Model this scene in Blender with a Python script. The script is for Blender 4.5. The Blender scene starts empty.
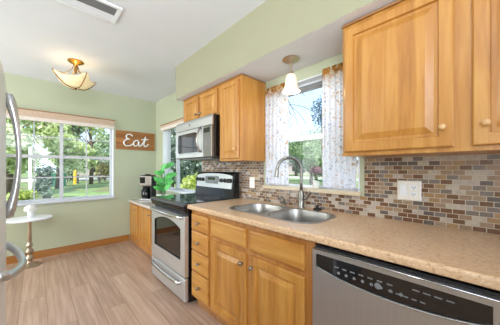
import bpy, bmesh, math, random
from mathutils import Vector, Matrix, noise
random.seed(7)
sc = bpy.context.scene
C = sc.collection
PI = math.pi

# ------------------------------------------------------------------ camera, world, lights
cam_d = bpy.data.cameras.new('camera'); cam = bpy.data.objects.new('camera', cam_d); C.objects.link(cam)
cam.location = (0, 0, 1.231); cam.rotation_euler = (PI/2, 0, -0.7484)
cam_d.sensor_width = 36; cam_d.lens = 16.085; cam_d.shift_x = .0118; cam_d.shift_y = .0125
cam_d.clip_start = .02; cam_d.clip_end = 300
sc.camera = cam
sc.view_settings.view_transform = 'Standard'; sc.view_settings.look = 'None'
sc.view_settings.gamma = 1; sc.view_settings.use_curve_mapping = False
sc.view_settings.exposure = -.06

w = bpy.data.worlds.new('sky'); sc.world = w; w.use_nodes = True
nt = w.node_tree; nt.nodes.clear()
out = nt.nodes.new('ShaderNodeOutputWorld'); bg = nt.nodes.new('ShaderNodeBackground')
tc = nt.nodes.new('ShaderNodeTexCoord'); nz = nt.nodes.new('ShaderNodeTexNoise')
nz.inputs['Scale'].default_value = 3.0; nz.inputs['Detail'].default_value = 6
rp = nt.nodes.new('ShaderNodeValToRGB')
rp.color_ramp.elements[0].position = .42; rp.color_ramp.elements[0].color = (.52, .72, 1, 1)
rp.color_ramp.elements[1].position = .62; rp.color_ramp.elements[1].color = (.95, .97, 1, 1)
nt.links.new(tc.outputs['Generated'], nz.inputs['Vector']); nt.links.new(nz.outputs['Fac'], rp.inputs['Fac'])
nt.links.new(rp.outputs['Color'], bg.inputs['Color']); bg.inputs['Strength'].default_value = 1.9
nt.links.new(bg.outputs['Background'], out.inputs['Surface'])

def light(name, typ, loc, target, power, size=1, sy=None, col=(1, 1, 1)):
    d = bpy.data.lights.new(name, typ); o = bpy.data.objects.new(name, d); C.objects.link(o)
    o.location = loc; o.rotation_euler = (Vector(target)-Vector(loc)).to_track_quat('-Z', 'Y').to_euler()
    d.energy = power; d.color = col
    if typ == 'AREA':
        d.size = size
        if sy: d.shape = 'RECTANGLE'; d.size_y = sy
    return o
s = light('sun', 'SUN', (-20, -20, 30), (0, 0, 0), 6.5, col=(1, .96, .88)); s.data.angle = .02
light('added_rear_fill', 'AREA', (.3, -2.9, 1.3), (.0, 3, 1.2), 42, 3.8, 2.2, (.91, .95, 1))  # added fill behind the camera
light('added_bounce_fill', 'AREA', (-.4, -.5, 1.75), (-.4, 1.2, 2.466), 66, 1.1, 1.1, (.88, .94, 1))  # invented lamp aimed up so the ceiling spreads its light
light('added_left_fill', 'AREA', (-2.6, 3.0, 1.35), (1.2, 2.5, .9), 165, 2.3, 2.2, (.90, .95, 1))  # added fill from the unseen left, brightens the far end and floor
light('added_side_fill', 'AREA', (-2.55, .2, 1.35), (1.5, 2.4, .9), 12, 2.6, 2.0, (.95, .97, 1))  # weak extra fill from the left, stands for no known window

# ------------------------------------------------------------------ helpers
def lin(h):
    h = h.lstrip('#'); r = [int(h[i:i+2], 16)/255 for i in (0, 2, 4)]
    return tuple(c/12.92 if c <= .04045 else ((c+.055)/1.055)**2.4 for c in r) + (1,)

class NB:
    def __init__(s, name):
        s.m = bpy.data.materials.new(name); s.m.use_nodes = True; s.t = s.m.node_tree
        s.p = s.t.nodes['Principled BSDF']; s.o = s.t.nodes['Material Output']
    def n(s, typ, **k):
        x = s.t.nodes.new('ShaderNode'+typ)
        for a, b in k.items():
            if a in x.inputs: x.inputs[a].default_value = b
            else: setattr(x, a, b)
        return x
    def l(s, a, b): s.t.links.new(a, b)
    def ramp(s, fac, stops, interp='LINEAR'):
        r = s.n('ValToRGB'); cr = r.color_ramp; cr.interpolation = interp
        while len(cr.elements) < len(stops): cr.elements.new(.5)
        for e, (p, c) in zip(cr.elements, stops): e.position = p; e.color = lin(c) if isinstance(c, str) else c
        s.l(fac, r.inputs['Fac']); return r
    def coords(s, scale=(1, 1, 1), rot=(0, 0, 0), loc=(0, 0, 0), rnd=False):
        t = s.n('TexCoord'); mp = s.n('Mapping'); mp.inputs['Scale'].default_value = scale
        mp.inputs['Rotation'].default_value = rot; mp.inputs['Location'].default_value = loc
        if rnd:
            oi = s.n('ObjectInfo'); mu = s.n('VectorMath', operation='SCALE'); mu.inputs[0].default_value = (17, 23, 9)
            s.l(oi.outputs['Random'], mu.inputs['Scale']); ad = s.n('VectorMath', operation='ADD')
            s.l(t.outputs['Object'], ad.inputs[0]); s.l(mu.outputs[0], ad.inputs[1]); s.l(ad.outputs[0], mp.inputs['Vector'])
        else: s.l(t.outputs['Object'], mp.inputs['Vector'])
        return mp.outputs['Vector']
    def bump(s, h, st=.2, dist=.01):
        b = s.n('Bump'); b.inputs['Strength'].default_value = st; b.inputs['Distance'].default_value = dist
        s.l(h, b.inputs['Height']); s.l(b.outputs['Normal'], s.p.inputs['Normal'])

def plain(name, col, rough=.5, metal=0, var=.06, nscale=8, bump=0, emit=None, alpha=None, coat=0):
    b = NB(name); v = b.coords()
    n = b.n('TexNoise', Scale=nscale, Detail=3); b.l(v, n.inputs['Vector'])
    c = lin(col) if isinstance(col, str) else col
    d = tuple(max(0, x*(1-var)) for x in c[:3])+(1,); e = tuple(min(1, x*(1+var)) for x in c[:3])+(1,)
    r = b.ramp(n.outputs['Fac'], [(.3, d), (.7, e)]); b.l(r.outputs['Color'], b.p.inputs['Base Color'])
    b.p.inputs['Roughness'].default_value = rough; b.p.inputs['Metallic'].default_value = metal
    b.p.inputs['Coat Weight'].default_value = coat
    if bump: b.bump(n.outputs['Fac'], bump)
    if emit: b.p.inputs['Emission Color'].default_value = lin(emit[0]); b.p.inputs['Emission Strength'].default_value = emit[1]
    return b.m

def wood(name, cols, axis='z', rough=.32, band=.085):
    b = NB(name)
    sca = {'z': (14, 14, 1.1), 'y': (14, 1.1, 14), 'x': (1.1, 14, 14)}[axis]
    v = b.coords(scale=sca, rnd=True)
    n = b.n('TexNoise', Scale=1.6, Detail=6, Roughness=.6, Distortion=.5); b.l(v, n.inputs['Vector'])
    v2 = b.coords(scale=tuple(5*q for q in sca), rnd=True)
    n2 = b.n('TexNoise', Scale=2.0, Detail=4); b.l(v2, n2.inputs['Vector'])
    mx = b.n('Math', operation='MULTIPLY_ADD'); mx.inputs[1].default_value = .14
    b.l(n2.outputs['Fac'], mx.inputs[0]); b.l(n.outputs['Fac'], mx.inputs[2])
    # staves: glued boards of slightly different tone
    v3 = b.coords(rnd=True); sp = b.n('SeparateXYZ'); b.l(v3, sp.inputs[0])
    ax = 'Y' if axis == 'z' else 'Z'
    dv = b.n('Math', operation='DIVIDE'); dv.inputs[1].default_value = band; b.l(sp.outputs[ax], dv.inputs[0])
    fl = b.n('Math', operation='FLOOR'); b.l(dv.outputs[0], fl.inputs[0])
    wn = b.n('TexWhiteNoise', noise_dimensions='1D'); b.l(fl.outputs[0], wn.inputs['W'])
    ad = b.n('Math', operation='MULTIPLY_ADD'); ad.inputs[1].default_value = .16
    b.l(wn.outputs['Value'], ad.inputs[0]); b.l(mx.outputs[0], ad.inputs[2])
    r = b.ramp(ad.outputs[0], [(.30, cols[0]), (.62, cols[1]), (.92, cols[2])])
    b.l(r.outputs['Color'], b.p.inputs['Base Color']); b.p.inputs['Roughness'].default_value = rough
    b.p.inputs['Coat Weight'].default_value = .25; b.p.inputs['Coat Roughness'].default_value = .25
    b.bump(n2.outputs['Fac'], .05)
    return b.m

M = {}
M['maple'] = wood('maple_wood', ['#8a531b', '#b07832', '#c5934a'])
M['maple_h'] = wood('maple_wood_horizontal', ['#8a531b', '#b07832', '#c5934a'], 'y')
M['frame'] = wood('maple_face_frame_shaded', ['#8a5020', '#aa7034', '#bd8648'])  # darker maple than the doors, partly shade put into the colour
M['toe'] = wood('toe_kick_wood', ['#7c5230', '#94663c', '#a87a4a'], 'y')
M['base_b'] = wood('baseboard_oak', ['#84521f', '#a0682e', '#b4793c'], 'x')
M['plaque'] = wood('plaque_wood', ['#74431a', '#98602b', '#b47c40'], 'x', .5, .06)
M['wall'] = plain('sage_wall_paint', '#b5ba9f', .75, var=.015, nscale=4)
M['ceil'] = plain('white_ceiling_paint', '#dddfe3', .85, var=.01, nscale=5)
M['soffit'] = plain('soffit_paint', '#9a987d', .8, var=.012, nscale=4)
M['white'] = plain('white_vinyl', '#e9ecf0', .35, var=.01)
M['backlitvinyl'] = plain('white_vinyl_backlit', '#c4c6ca', .4, var=.01)  # white vinyl toned down, its backlit shade is in the colour
M['whitegl'] = plain('white_glaze', '#eef0ee', .15, var=.02)
M['plastic'] = plain('white_plastic', '#e6e2da', .35, var=.02)
M['black'] = plain('black_enamel', '#0c0c0e', .18, var=.2)
M['blackm'] = plain('black_plastic', '#151517', .45, var=.2)
M['glassb'] = plain('black_glass', '#08090b', .06, var=.1, coat=.5)
M['grey'] = plain('grey_plastic', '#77797b', .4, var=.05)
M['chrome'] = plain('polished_steel', '#c9cbcc', .16, 1, var=.03)
M['nickel'] = plain('brushed_nickel', '#8d8a84', .3, 1, var=.05)
M['pewter'] = plain('pewter', '#98918a', .28, 1, var=.08)
M['brass'] = plain('brass', '#b98c46', .22, 1, var=.06)
M['bronze'] = plain('antique_brass', '#8a6a3c', .3, 1, var=.1)
M['gold'] = plain('champagne_metal', '#b5a48f', .3, .85, var=.12)
M['woodknob'] = plain('knob_wood', '#cda472', .3, var=.06)
M['stone'] = plain('sill_stone', '#cdbb9f', .35, var=.12, nscale=60)
M['marble'] = plain('white_marble', '#e4e4e8', .2, var=.05, nscale=6)
M['gap'] = plain('cabinet_shadow_gap', '#5b3a1e', .7)
M['bud'] = plain('flower_white', '#f2f1ec', .7, var=.04)
M['pink'] = plain('dusty_pink_petals', '#b79aa2', .7, var=.3, nscale=60)
M['leaf'] = plain('fresh_leaf', '#5fb85c', .45, var=.35, nscale=30)
M['stem'] = plain('stem_green', '#4f6b35', .6)
M['bark'] = plain('bark', '#6a5a50', .85, var=.3, nscale=12, bump=.4)
M['yellow'] = plain('yellow_paint', '#e0b52a', .5)
M['teal'] = plain('utility_green', '#3f8c74', .5)
M['road'] = plain('concrete_road', '#b9b6b2', .9, var=.05)
M['house'] = plain('house_stucco', '#b3a8a2', .85, var=.04)
M['roof'] = plain('grey_shingle', '#6f6a68', .9, var=.15)
M['fence'] = plain('dark_fence', '#4a4644', .7)

def steel(name, col, axis, rough=.27):
    b = NB(name); sca = {'z': (120, 120, 2), 'y': (120, 2, 120)}[axis]
    v = b.coords(scale=sca); n = b.n('TexNoise', Scale=2, Detail=3); b.l(v, n.inputs['Vector'])
    c = lin(col); r = b.ramp(n.outputs['Fac'], [(.3, tuple(x*.9 for x in c[:3])+(1,)), (.7, c)])
    b.l(r.outputs['Color'], b.p.inputs['Base Color']); b.p.inputs['Metallic'].default_value = .88
    b.p.inputs['Roughness'].default_value = rough; b.bump(n.outputs['Fac'], .03); return b.m
M['steel'] = steel('brushed_stainless', '#d6d8da', 'y', .38)
M['steelv'] = steel('brushed_stainless_vertical', '#bcbcbc', 'z', .3)
M['sinksteel'] = steel('sink_stainless', '#a5a29d', 'y', .33)
M['fridge'] = plain('fridge_silver_paint', '#eef0f3', .35, .1, var=.02)
M['fridgeh'] = plain('fridge_handle_metal', '#c6c9cc', .28, .85, var=.03)

def glassmat():
    b = NB('window_glass'); tr = b.n('BsdfTransparent'); gl = b.n('BsdfGlossy', Roughness=.02)
    tr.inputs['Color'].default_value = (.96, .98, .98, 1); mx = b.n('MixShader'); mx.inputs[0].default_value = .015
    b.l(tr.outputs[0], mx.inputs[1]); b.l(gl.outputs[0], mx.inputs[2]); b.l(mx.outputs[0], b.o.inputs['Surface']); return b.m
M['glass'] = glassmat()

def tile():
    b = NB('mosaic_tile'); t = b.n('TexCoord'); sp = b.n('SeparateXYZ'); cb = b.n('CombineXYZ')
    b.l(t.outputs['Object'], sp.inputs[0]); b.l(sp.outputs['Y'], cb.inputs['X'])
    az = b.n('Math', operation='ADD'); az.inputs[1].default_value = -.914+.258; b.l(sp.outputs['Z'], az.inputs[0]); b.l(az.outputs[0], cb.inputs['Y'])
    ay = b.n('Math', operation='ADD'); ay.inputs[1].default_value = 5; b.l(sp.outputs['Y'], ay.inputs[0]); b.l(ay.outputs[0], cb.inputs['X'])
    br = b.n('TexBrick'); br.inputs['Scale'].default_value = 1; br.inputs['Brick Width'].default_value = .0492
    br.inputs['Row Height'].default_value = .0258; br.inputs['Mortar Size'].default_value = .0019; br.inputs['Mortar Smooth'].default_value = .2
    br.inputs['Color1'].default_value = (0, 0, 0, 1); br.inputs['Color2'].default_value = (1, 1, 1, 1); br.inputs['Bias'].default_value = 0
    b.l(cb.outputs[0], br.inputs['Vector'])
    r = b.ramp(br.outputs['Color'], [(0, '#6b4c36'), (.18, '#97806a'), (.30, '#b0a398'), (.40, '#766b64'), (.54, '#9b7c58'), (.62, '#b5a898'), (.70, '#6a4a33'), (.82, '#8f765f'), (.91, '#5f5650')], 'CONSTANT')
    n = b.n('TexNoise', Scale=60, Detail=3); b.l(t.outputs['Object'], n.inputs['Vector'])
    mm = b.n('Mix', data_type='RGBA'); mm.blend_type = 'OVERLAY'; mm.inputs[0].default_value = .35
    b.l(r.outputs['Color'], mm.inputs[6]); b.l(n.outputs['Fac'], mm.inputs[7])
    mx = b.n('Mix', data_type='RGBA'); b.l(br.outputs['Fac'], mx.inputs[0]); b.l(mm.outputs[2], mx.inputs[6]); mx.inputs[7].default_value = lin('#b9ac9b')
    b.l(mx.outputs[2], b.p.inputs['Base Color'])
    rr = b.n('MapRange'); b.l(br.outputs['Fac'], rr.inputs['Value']); rr.inputs['To Min'].default_value = .22; rr.inputs['To Max'].default_value = .8
    b.l(rr.outputs[0], b.p.inputs['Roughness'])
    iv = b.n('Math', operation='SUBTRACT'); iv.inputs[0].default_value = 1; b.l(br.outputs['Fac'], iv.inputs[1]); b.bump(iv.outputs[0], .35, .002)
    return b.m
M['tile'] = tile()

def planks():
    b = NB('plank_floor'); t = b.n('TexCoord'); sp = b.n('SeparateXYZ'); cb = b.n('CombineXYZ')
    b.l(t.outputs['Object'], sp.inputs[0])
    ax = b.n('Math', operation='ADD'); ax.inputs[1].default_value = -.066+.178*40; b.l(sp.outputs['X'], ax.inputs[0]); b.l(ax.outputs[0], cb.inputs['Y'])
    ay = b.n('Math', operation='ADD'); ay.inputs[1].default_value = 30.35; b.l(sp.outputs['Y'], ay.inputs[0]); b.l(ay.outputs[0], cb.inputs['X'])
    br = b.n('TexBrick'); br.inputs['Scale'].default_value = 1; br.inputs['Brick Width'].default_value = 1.75
    br.offset = .37; br.inputs['Row Height'].default_value = .178; br.inputs['Mortar Size'].default_value = .0018; br.inputs['Mortar Smooth'].default_value = .3
    br.inputs['Color1'].default_value = (0, 0, 0, 1); br.inputs['Color2'].default_value = (1, 1, 1, 1)
    b.l(cb.outputs[0], br.inputs['Vector'])
    # grain streaks along y, shifted per plank
    sc_ = b.n('VectorMath', operation='MULTIPLY'); sc_.inputs[1].default_value = (16, .7, 1); b.l(t.outputs['Object'], sc_.inputs[0])
    ad = b.n('VectorMath', operation='ADD'); b.l(sc_.outputs[0], ad.inputs[0])
    mu = b.n('VectorMath', operation='SCALE'); mu.inputs['Scale'].default_value = 13; b.l(br.outputs['Color'], mu.inputs[0]); b.l(mu.outputs[0], ad.inputs[1])
    n = b.n('TexNoise', Scale=2.2, Detail=7, Roughness=.65); b.l(ad.outputs[0], n.inputs['Vector'])
    a2 = b.n('Math', operation='MULTIPLY_ADD'); a2.inputs[1].default_value = .14; b.l(br.outputs['Color'], a2.inputs[0]); b.l(n.outputs['Fac'], a2.inputs[2])
    r = b.ramp(a2.outputs[0], [(.28, '#836656'), (.55, '#a68873'), (.85, '#c2a591')])
    mx = b.n('Mix', data_type='RGBA'); b.l(br.outputs['Fac'], mx.inputs[0]); b.l(r.outputs['Color'], mx.inputs[6]); mx.inputs[7].default_value = lin('#75553f')
    b.l(mx.outputs[2], b.p.inputs['Base Color']); b.p.inputs['Roughness'].default_value = .42; b.bump(n.outputs['Fac'], .08); return b.m
M['floor'] = planks()

def counter(name, base, dark, light_):
    b = NB(name); v = b.coords()
    n = b.n('TexNoise', Scale=75, Detail=5, Roughness=.75); b.l(v, n.inputs['Vector'])
    n2 = b.n('TexNoise', Scale=9, Detail=3); b.l(v, n2.inputs['Vector'])
    vo = b.n('TexVoronoi', Scale=75); b.l(v, vo.inputs['Vector'])
    r = b.ramp(n.outputs['Fac'], [(.36, dark), (.45, base), (.56, base), (.66, light_)])
    r2 = b.ramp(vo.outputs['Distance'], [(.10, '#7d5a3e'), (.17, '#ffffff')])
    mm = b.n('Mix', data_type='RGBA'); mm.blend_type = 'MULTIPLY'
    gt = b.ramp(n2.outputs['Fac'], [(.5, '#000000'), (.62, '#b0b0b0')]); b.l(gt.outputs['Color'], mm.inputs[0])
    b.l(r.outputs['Color'], mm.inputs[6]); b.l(r2.outputs['Color'], mm.inputs[7])
    b.l(mm.outputs[2], b.p.inputs['Base Color']); b.p.inputs['Roughness'].default_value = .3; return b.m
M['counter'] = counter('tan_speckled_laminate', '#cdac88', '#9c7a5c', '#e0ccae')

def curtain_mat():
    b = NB('embroidered_sheer'); v = b.coords()
    sp = b.n('SeparateXYZ'); b.l(v, sp.inputs[0])
    n = b.n('TexNoise', Scale=42, Detail=1.5, Distortion=1.6); b.l(v, n.inputs['Vector'])
    mask = b.ramp(n.outputs['Fac'], [(.60, '#000000'), (.66, '#ffffff')])
    fo = b.n('TexNoise', Scale=13, Detail=1); b.l(v, fo.inputs['Vector'])
    cc = b.ramp(fo.outputs['Fac'], [(.40, '#8391ba'), (.47, '#a3a4a8'), (.53, '#c2a887'), (.60, '#d3a25c')])
    base = b.n('Mix', data_type='RGBA'); b.l(mask.outputs['Color'], base.inputs[0])
    base.inputs[6].default_value = lin('#f6f6fb'); b.l(cc.outputs['Color'], base.inputs[7])
    # gold leaf header band
    n3 = b.n('TexNoise', Scale=30, Detail=3); b.l(v, n3.inputs['Vector'])
    g = b.ramp(n3.outputs['Fac'], [(.42, '#e9dcc4'), (.5, '#d7a043'), (.62, '#b67a25')])
    hz = b.n('MapRange'); hz.inputs['From Min'].default_value = 1.89; hz.inputs['From Max'].default_value = 1.955; b.l(sp.outputs['Z'], hz.inputs['Value'])
    m2 = b.n('Mix', data_type='RGBA'); b.l(hz.outputs[0], m2.inputs[0]); b.l(base.outputs[2], m2.inputs[6]); b.l(g.outputs['Color'], m2.inputs[7])
    b.l(m2.outputs[2], b.p.inputs['Base Color']); b.p.inputs['Roughness'].default_value = .85
    tl = b.n('BsdfTranslucent'); b.l(m2.outputs[2], tl.inputs['Color']); tr = b.n('BsdfTransparent')
    a = b.n('MixShader'); a.inputs[0].default_value = .5; b.l(b.p.outputs[0], a.inputs[1]); b.l(tl.outputs[0], a.inputs[2])
    c = b.n('MixShader'); c.inputs[0].default_value = .12; b.l(a.outputs[0], c.inputs[1]); b.l(tr.outputs[0], c.inputs[2])
    b.l(c.outputs[0], b.o.inputs['Surface']); return b.m
M['curtain'] = curtain_mat()

def lampglass(name, col, st):
    b = NB(name); v = b.coords(); n = b.n('TexNoise', Scale=14, Detail=3, Distortion=1.0); b.l(v, n.inputs['Vector'])
    c = lin(col); r = b.ramp(n.outputs['Fac'], [(.3, tuple(x*.85 for x in c[:3])+(1,)), (.65, c)])
    b.l(r.outputs['Color'], b.p.inputs['Base Color']); b.p.inputs['Roughness'].default_value = .35
    b.l(r.outputs['Color'], b.p.inputs['Emission Color']); b.p.inputs['Emission Strength'].default_value = st; return b.m
M['amberglass'] = lampglass('alabaster_glass', '#f3dcae', .35)
M['frost'] = lampglass('ribbed_frosted_glass', '#f6ecd6', .35)
M['shade'] = plain('woven_shade_fabric', '#c9b09a', .9, var=.06, nscale=40)
M['shadew'] = plain('shade_light_band', '#ded4ca', .9, var=.04, nscale=40)

def leafmat(name, cols, rough=.6, tr=.35):
    b = NB(name); g = b.n('NewGeometry'); n = b.n('TexNoise', Scale=1.1, Detail=4); b.l(g.outputs['Position'], n.inputs['Vector'])
    wn = b.n('TexVoronoi', Scale=6); b.l(g.outputs['Position'], wn.inputs['Vector'])
    sp = b.n('SeparateColor'); b.l(wn.outputs['Color'], sp.inputs[0])
    a = b.n('Math', operation='MULTIPLY_ADD'); a.inputs[1].default_value = .5; b.l(sp.outputs[0], a.inputs[0]); b.l(n.outputs['Fac'], a.inputs[2])
    r = b.ramp(a.outputs[0], [(.4, cols[0]), (.7, cols[1]), (1., cols[2])]); b.l(r.outputs['Color'], b.p.inputs['Base Color'])
    b.p.inputs['Roughness'].default_value = rough
    t = b.n('BsdfTranslucent'); b.l(r.outputs['Color'], t.inputs['Color']); m = b.n('MixShader'); m.inputs[0].default_value = tr
    b.l(b.p.outputs[0], m.inputs[1]); b.l(t.outputs[0], m.inputs[2]); b.l(m.outputs[0], b.o.inputs['Surface']); return b.m
M['fol_light'] = leafmat('light_foliage', ['#86a05a', '#c2d28e', '#f5f8d8'])
M['fol_mid'] = leafmat('mid_foliage', ['#58734e', '#87a172', '#c6d6b4'])
M['fol_dark'] = leafmat('dark_foliage', ['#3c4c42', '#66786a', '#a6b6a8'])
M['fol_blue'] = leafmat('bluish_foliage', ['#3d5266', '#5b7288', '#8ba0b4'])
M['fol_yel'] = leafmat('variegated_foliage', ['#78903a', '#c3cf6a', '#f0f3bd'])
M['fol_olive'] = leafmat('olive_foliage', ['#6b6f42', '#97955e', '#c6c08f'])
def grassmat():
    b = NB('lawn_grass'); v = b.coords(); n = b.n('TexNoise', Scale=.35, Detail=8, Roughness=.7); b.l(v, n.inputs['Vector'])
    r = b.ramp(n.outputs['Fac'], [(.35, '#7d6a55'), (.47, '#6f8550'), (.65, '#8ba568')]); b.l(r.outputs['Color'], b.p.inputs['Base Color'])
    b.p.inputs['Roughness'].default_value = .95; return b.m
M['grass'] = grassmat()

def empty(name, loc, label, cat, group=None):
    o = bpy.data.objects.new(name, None); C.objects.link(o); o.location = loc; o.empty_display_size = .05
    o['label'] = label; o['category'] = cat
    if group: o['group'] = group
    return o
def tag(o, label, cat, group=None, kind=None):
    o['label'] = label; o['category'] = cat
    if group: o['group'] = group
    if kind: o['kind'] = kind
    return o
WL = {}
def part(name, bm, mat, parent=None, label=None, smooth=False, origin=None):
    """bm is in world coordinates; the object gets its own origin and local coordinates"""
    me = bpy.data.meshes.new(name)
    if origin is None:
        origin = Vector(WL[parent.name]) if (parent is not None and parent.name in WL) else (Vector(parent.location) if parent else Vector((0, 0, 0)))
    off = Vector(origin)
    bmesh.ops.recalc_face_normals(bm, faces=bm.faces)
    for v in bm.verts: v.co -= off
    bm.to_mesh(me); bm.free()
    mats = mat if isinstance(mat, (list, tuple)) else [mat]
    for m in mats: me.materials.append(M[m] if isinstance(m, str) else m)
    o = bpy.data.objects.new(name, me); C.objects.link(o)
    if parent:
        o.parent = parent
        po = Vector(WL[parent.name]) if parent.name in WL else Vector(parent.location)
        o.location = off-po
    else: o.location = off
    WL[o.name] = tuple(off)
    if label: o['label'] = label
    if smooth:
        for p in me.polygons: p.use_smooth = True
        if smooth != 'all':
            try: me.set_sharp_from_angle(angle=math.radians(40))
            except Exception: pass
    return o
def struct(name, bm, mat, **k):
    o = part(name, bm, mat, None, **k); o['kind'] = 'structure'; return o

def B(): return bmesh.new()
def box(bm, x0, x1, y0, y1, z0, z1, bev=0, seg=2, mi=0):
    x0, x1 = sorted((x0, x1)); y0, y1 = sorted((y0, y1)); z0, z1 = sorted((z0, z1))
    t = bmesh.new(); bmesh.ops.create_cube(t, size=1)
    for v in t.verts: v.co = Vector(((x0+x1)/2+v.co.x*(x1-x0), (y0+y1)/2+v.co.y*(y1-y0), (z0+z1)/2+v.co.z*(z1-z0)))
    if bev: bmesh.ops.bevel(t, geom=list(t.edges), offset=bev, segments=seg, affect='EDGES', profile=.5)
    merge(bm, t, mi); return bm
def merge(bm, t, mi=0):
    mp = {}
    for v in t.verts: mp[v] = bm.verts.new(v.co)
    for f in t.faces:
        try: g = bm.faces.new([mp[v] for v in f.verts]); g.material_index = mi if mi else f.material_index; g.smooth = f.smooth
        except ValueError: pass
    t.free()
def lathe(bm, prof, o, axis='z', seg=20, cap=True):
    """prof: (radius, height) along axis"""
    o = Vector(o); rings = []
    for r, h in prof:
        ring = []
        for k in range(seg):
            a = 2*PI*k/seg; p = (r*math.cos(a), r*math.sin(a))
            if axis == 'z': q = Vector((p[0], p[1], h))
            elif axis == '-x': q = Vector((-h, p[0], p[1]))
            elif axis == 'y': q = Vector((p[0], h, p[1]))
            else: # arbitrary direction
                d = Vector(axis).normalized(); u = d.orthogonal().normalized(); w_ = d.cross(u)
                q = u*p[0]+w_*p[1]+d*h
            ring.append(bm.verts.new(o+q))
        rings.append(ring)
    for a, b in zip(rings, rings[1:]):
        for k in range(seg): bm.faces.new((a[k], a[(k+1) % seg], b[(k+1) % seg], b[k]))
    if cap:
        bm.faces.new(rings[0]); bm.faces.new(rings[-1])
    return bm
def tube(bm, pts, r, seg=10, flat=None, cap=True):
    pts = [Vector(p) for p in pts]; n = len(pts)
    rs = r if isinstance(r, (list, tuple)) else [r]*n
    rings = []; prev = None
    for i, p in enumerate(pts):
        d = (pts[min(i+1, n-1)]-pts[max(i-1, 0)]).normalized()
        if prev is None: u = d.orthogonal().normalized() if flat is None else (Vector(flat)-d*Vector(flat).dot(d)).normalized()
        else: u = (prev-d*prev.dot(d)).normalized()
        prev = u; w_ = d.cross(u)
        rr = rs[i]; ra, rb = rr if isinstance(rr, tuple) else (rr, rr)
        rings.append([bm.verts.new(p+u*ra*math.cos(2*PI*k/seg)+w_*rb*math.sin(2*PI*k/seg)) for k in range(seg)])
    for a, b in zip(rings, rings[1:]):
        for k in range(seg): bm.faces.new((a[k], a[(k+1) % seg], b[(k+1) % seg], b[k]))
    if cap: bm.faces.new(rings[0]); bm.faces.new(rings[-1])
    return bm
def spline(ctrl, n=8):
    """Catmull-Rom through control points"""
    P = [Vector(c) for c in ctrl]; P = [2*P[0]-P[1]]+P+[2*P[-1]-P[-2]]; o = []
    for i in range(1, len(P)-2):
        for k in range(n):
            t = k/n; a, b, c, d = P[i-1:i+3]
            o.append(.5*((2*b)+(c-a)*t+(2*a-5*b+4*c-d)*t*t+(3*b-a-3*c+d)*t**3))
    o.append(P[-2]); return o
def prism_x(bm, yz, x0, x1, mi=0):
    """polygon in the yz plane pushed from x0 to x1"""
    a = [bm.verts.new((x0, y, z)) for y, z in yz]; b = [bm.verts.new((x1, y, z)) for y, z in yz]; n = len(yz)
    fs = [bm.faces.new(a), bm.faces.new(b)]+[bm.faces.new((a[k], a[(k+1) % n], b[(k+1) % n], b[k])) for k in range(n)]
    for f in fs: f.material_index = mi
def prism_y(bm, xz, y0, y1):
    a = [bm.verts.new((x, y0, z)) for x, z in xz]; b = [bm.verts.new((x, y1, z)) for x, z in xz]; n = len(xz)
    bm.faces.new(a); bm.faces.new(b)
    for k in range(n): bm.faces.new((a[k], a[(k+1) % n], b[(k+1) % n], b[k]))
def rrect(x0, x1, y0, y1, r, n=8):
    o = []
    rs = r if isinstance(r, (list, tuple)) else [r]*4
    for (cx, cy, a0), rr in zip(((1, 1, 0), (-1, 1, 90), (-1, -1, 180), (1, -1, 270)), rs):
        X = (x1-rr) if cx > 0 else (x0+rr); Y = (y1-rr) if cy > 0 else (y0+rr)
        for k in range(n+1):
            a = math.radians(a0+90*k/n); o.append((X+rr*math.cos(a), Y+rr*math.sin(a)))
    return o
def panel(bm, y0, y1, z0, z1, xf, thick, rings):
    """panel facing -x with nested rectangular steps: rings = (inset, depth behind front)"""
    R = [(0, thick), (0, .005), (.005, 0)]+rings; prev = None
    for ins, dep in R:
        vs = [bm.verts.new((xf+dep, y, z)) for y, z in ((y0+ins, z0+ins), (y1-ins, z0+ins), (y1-ins, z1-ins), (y0+ins, z1-ins))]
        if prev:
            for k in range(4): bm.faces.new((prev[k], prev[(k+1) % 4], vs[(k+1) % 4], vs[k]))
        else: bm.faces.new(vs)
        prev = vs
    bm.faces.new(prev)
RAISED = [(.048, 0), (.052, .012), (.066, .012), (.096, .001)]
RAISED_S = [(.040, 0), (.044, .009), (.053, .009), (.074, .001)]
FLAT = [(.014, -.002), (.016, -.002)]

# ------------------------------------------------------------------ structure
CH = 2.466; XW = 1.63; YF = 4.18; SB = 2.07
struct('floor', box(B(), -2.7, 1.77, -3.3, 4.32, -.1, 0), 'floor')
struct('ceiling', box(B(), -2.7, 1.77, -3.3, 4.32, CH, CH+.14), 'ceil')
def wall_open(name, fixed, span, zr, opens, mat, axis):
    bm = B()
    def bx(a, b, z0, z1):
        if b-a < 1e-4 or z1-z0 < 1e-4: return
        if axis == 'x': box(bm, fixed[0], fixed[1], a, b, z0, z1)
        else: box(bm, a, b, fixed[0], fixed[1], z0, z1)
    p = span[0]
    for a, b, z0, z1 in sorted(opens):
        bx(p, a, *zr); bx(a, b, zr[0], z0); bx(a, b, z1, zr[1]); p = b
    bx(p, span[1], *zr)
    return struct(name, bm, mat)
W1 = (-.345, .935, .765, 2.0); W2 = (.585, 1.435, 1.055, 1.975); W3 = (2.575, 3.85, .875, 1.96)
wall_open('wall_far', (YF, YF+.14), (-2.7, 1.77), (0, CH), [W1], 'wall', 'y')
wall_open('wall_right', (XW, XW+.14), (-3.3, YF), (0, CH), [W2, W3], 'wall', 'x')
struct('wall_left', box(B(), -2.84, -2.7, -3.3, 4.32, 0, CH), 'wall')
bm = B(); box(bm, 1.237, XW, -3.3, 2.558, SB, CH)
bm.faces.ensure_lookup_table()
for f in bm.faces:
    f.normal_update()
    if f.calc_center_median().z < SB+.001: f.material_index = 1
struct('wall_soffit', bm, ['soffit', 'ceil'])
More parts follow.
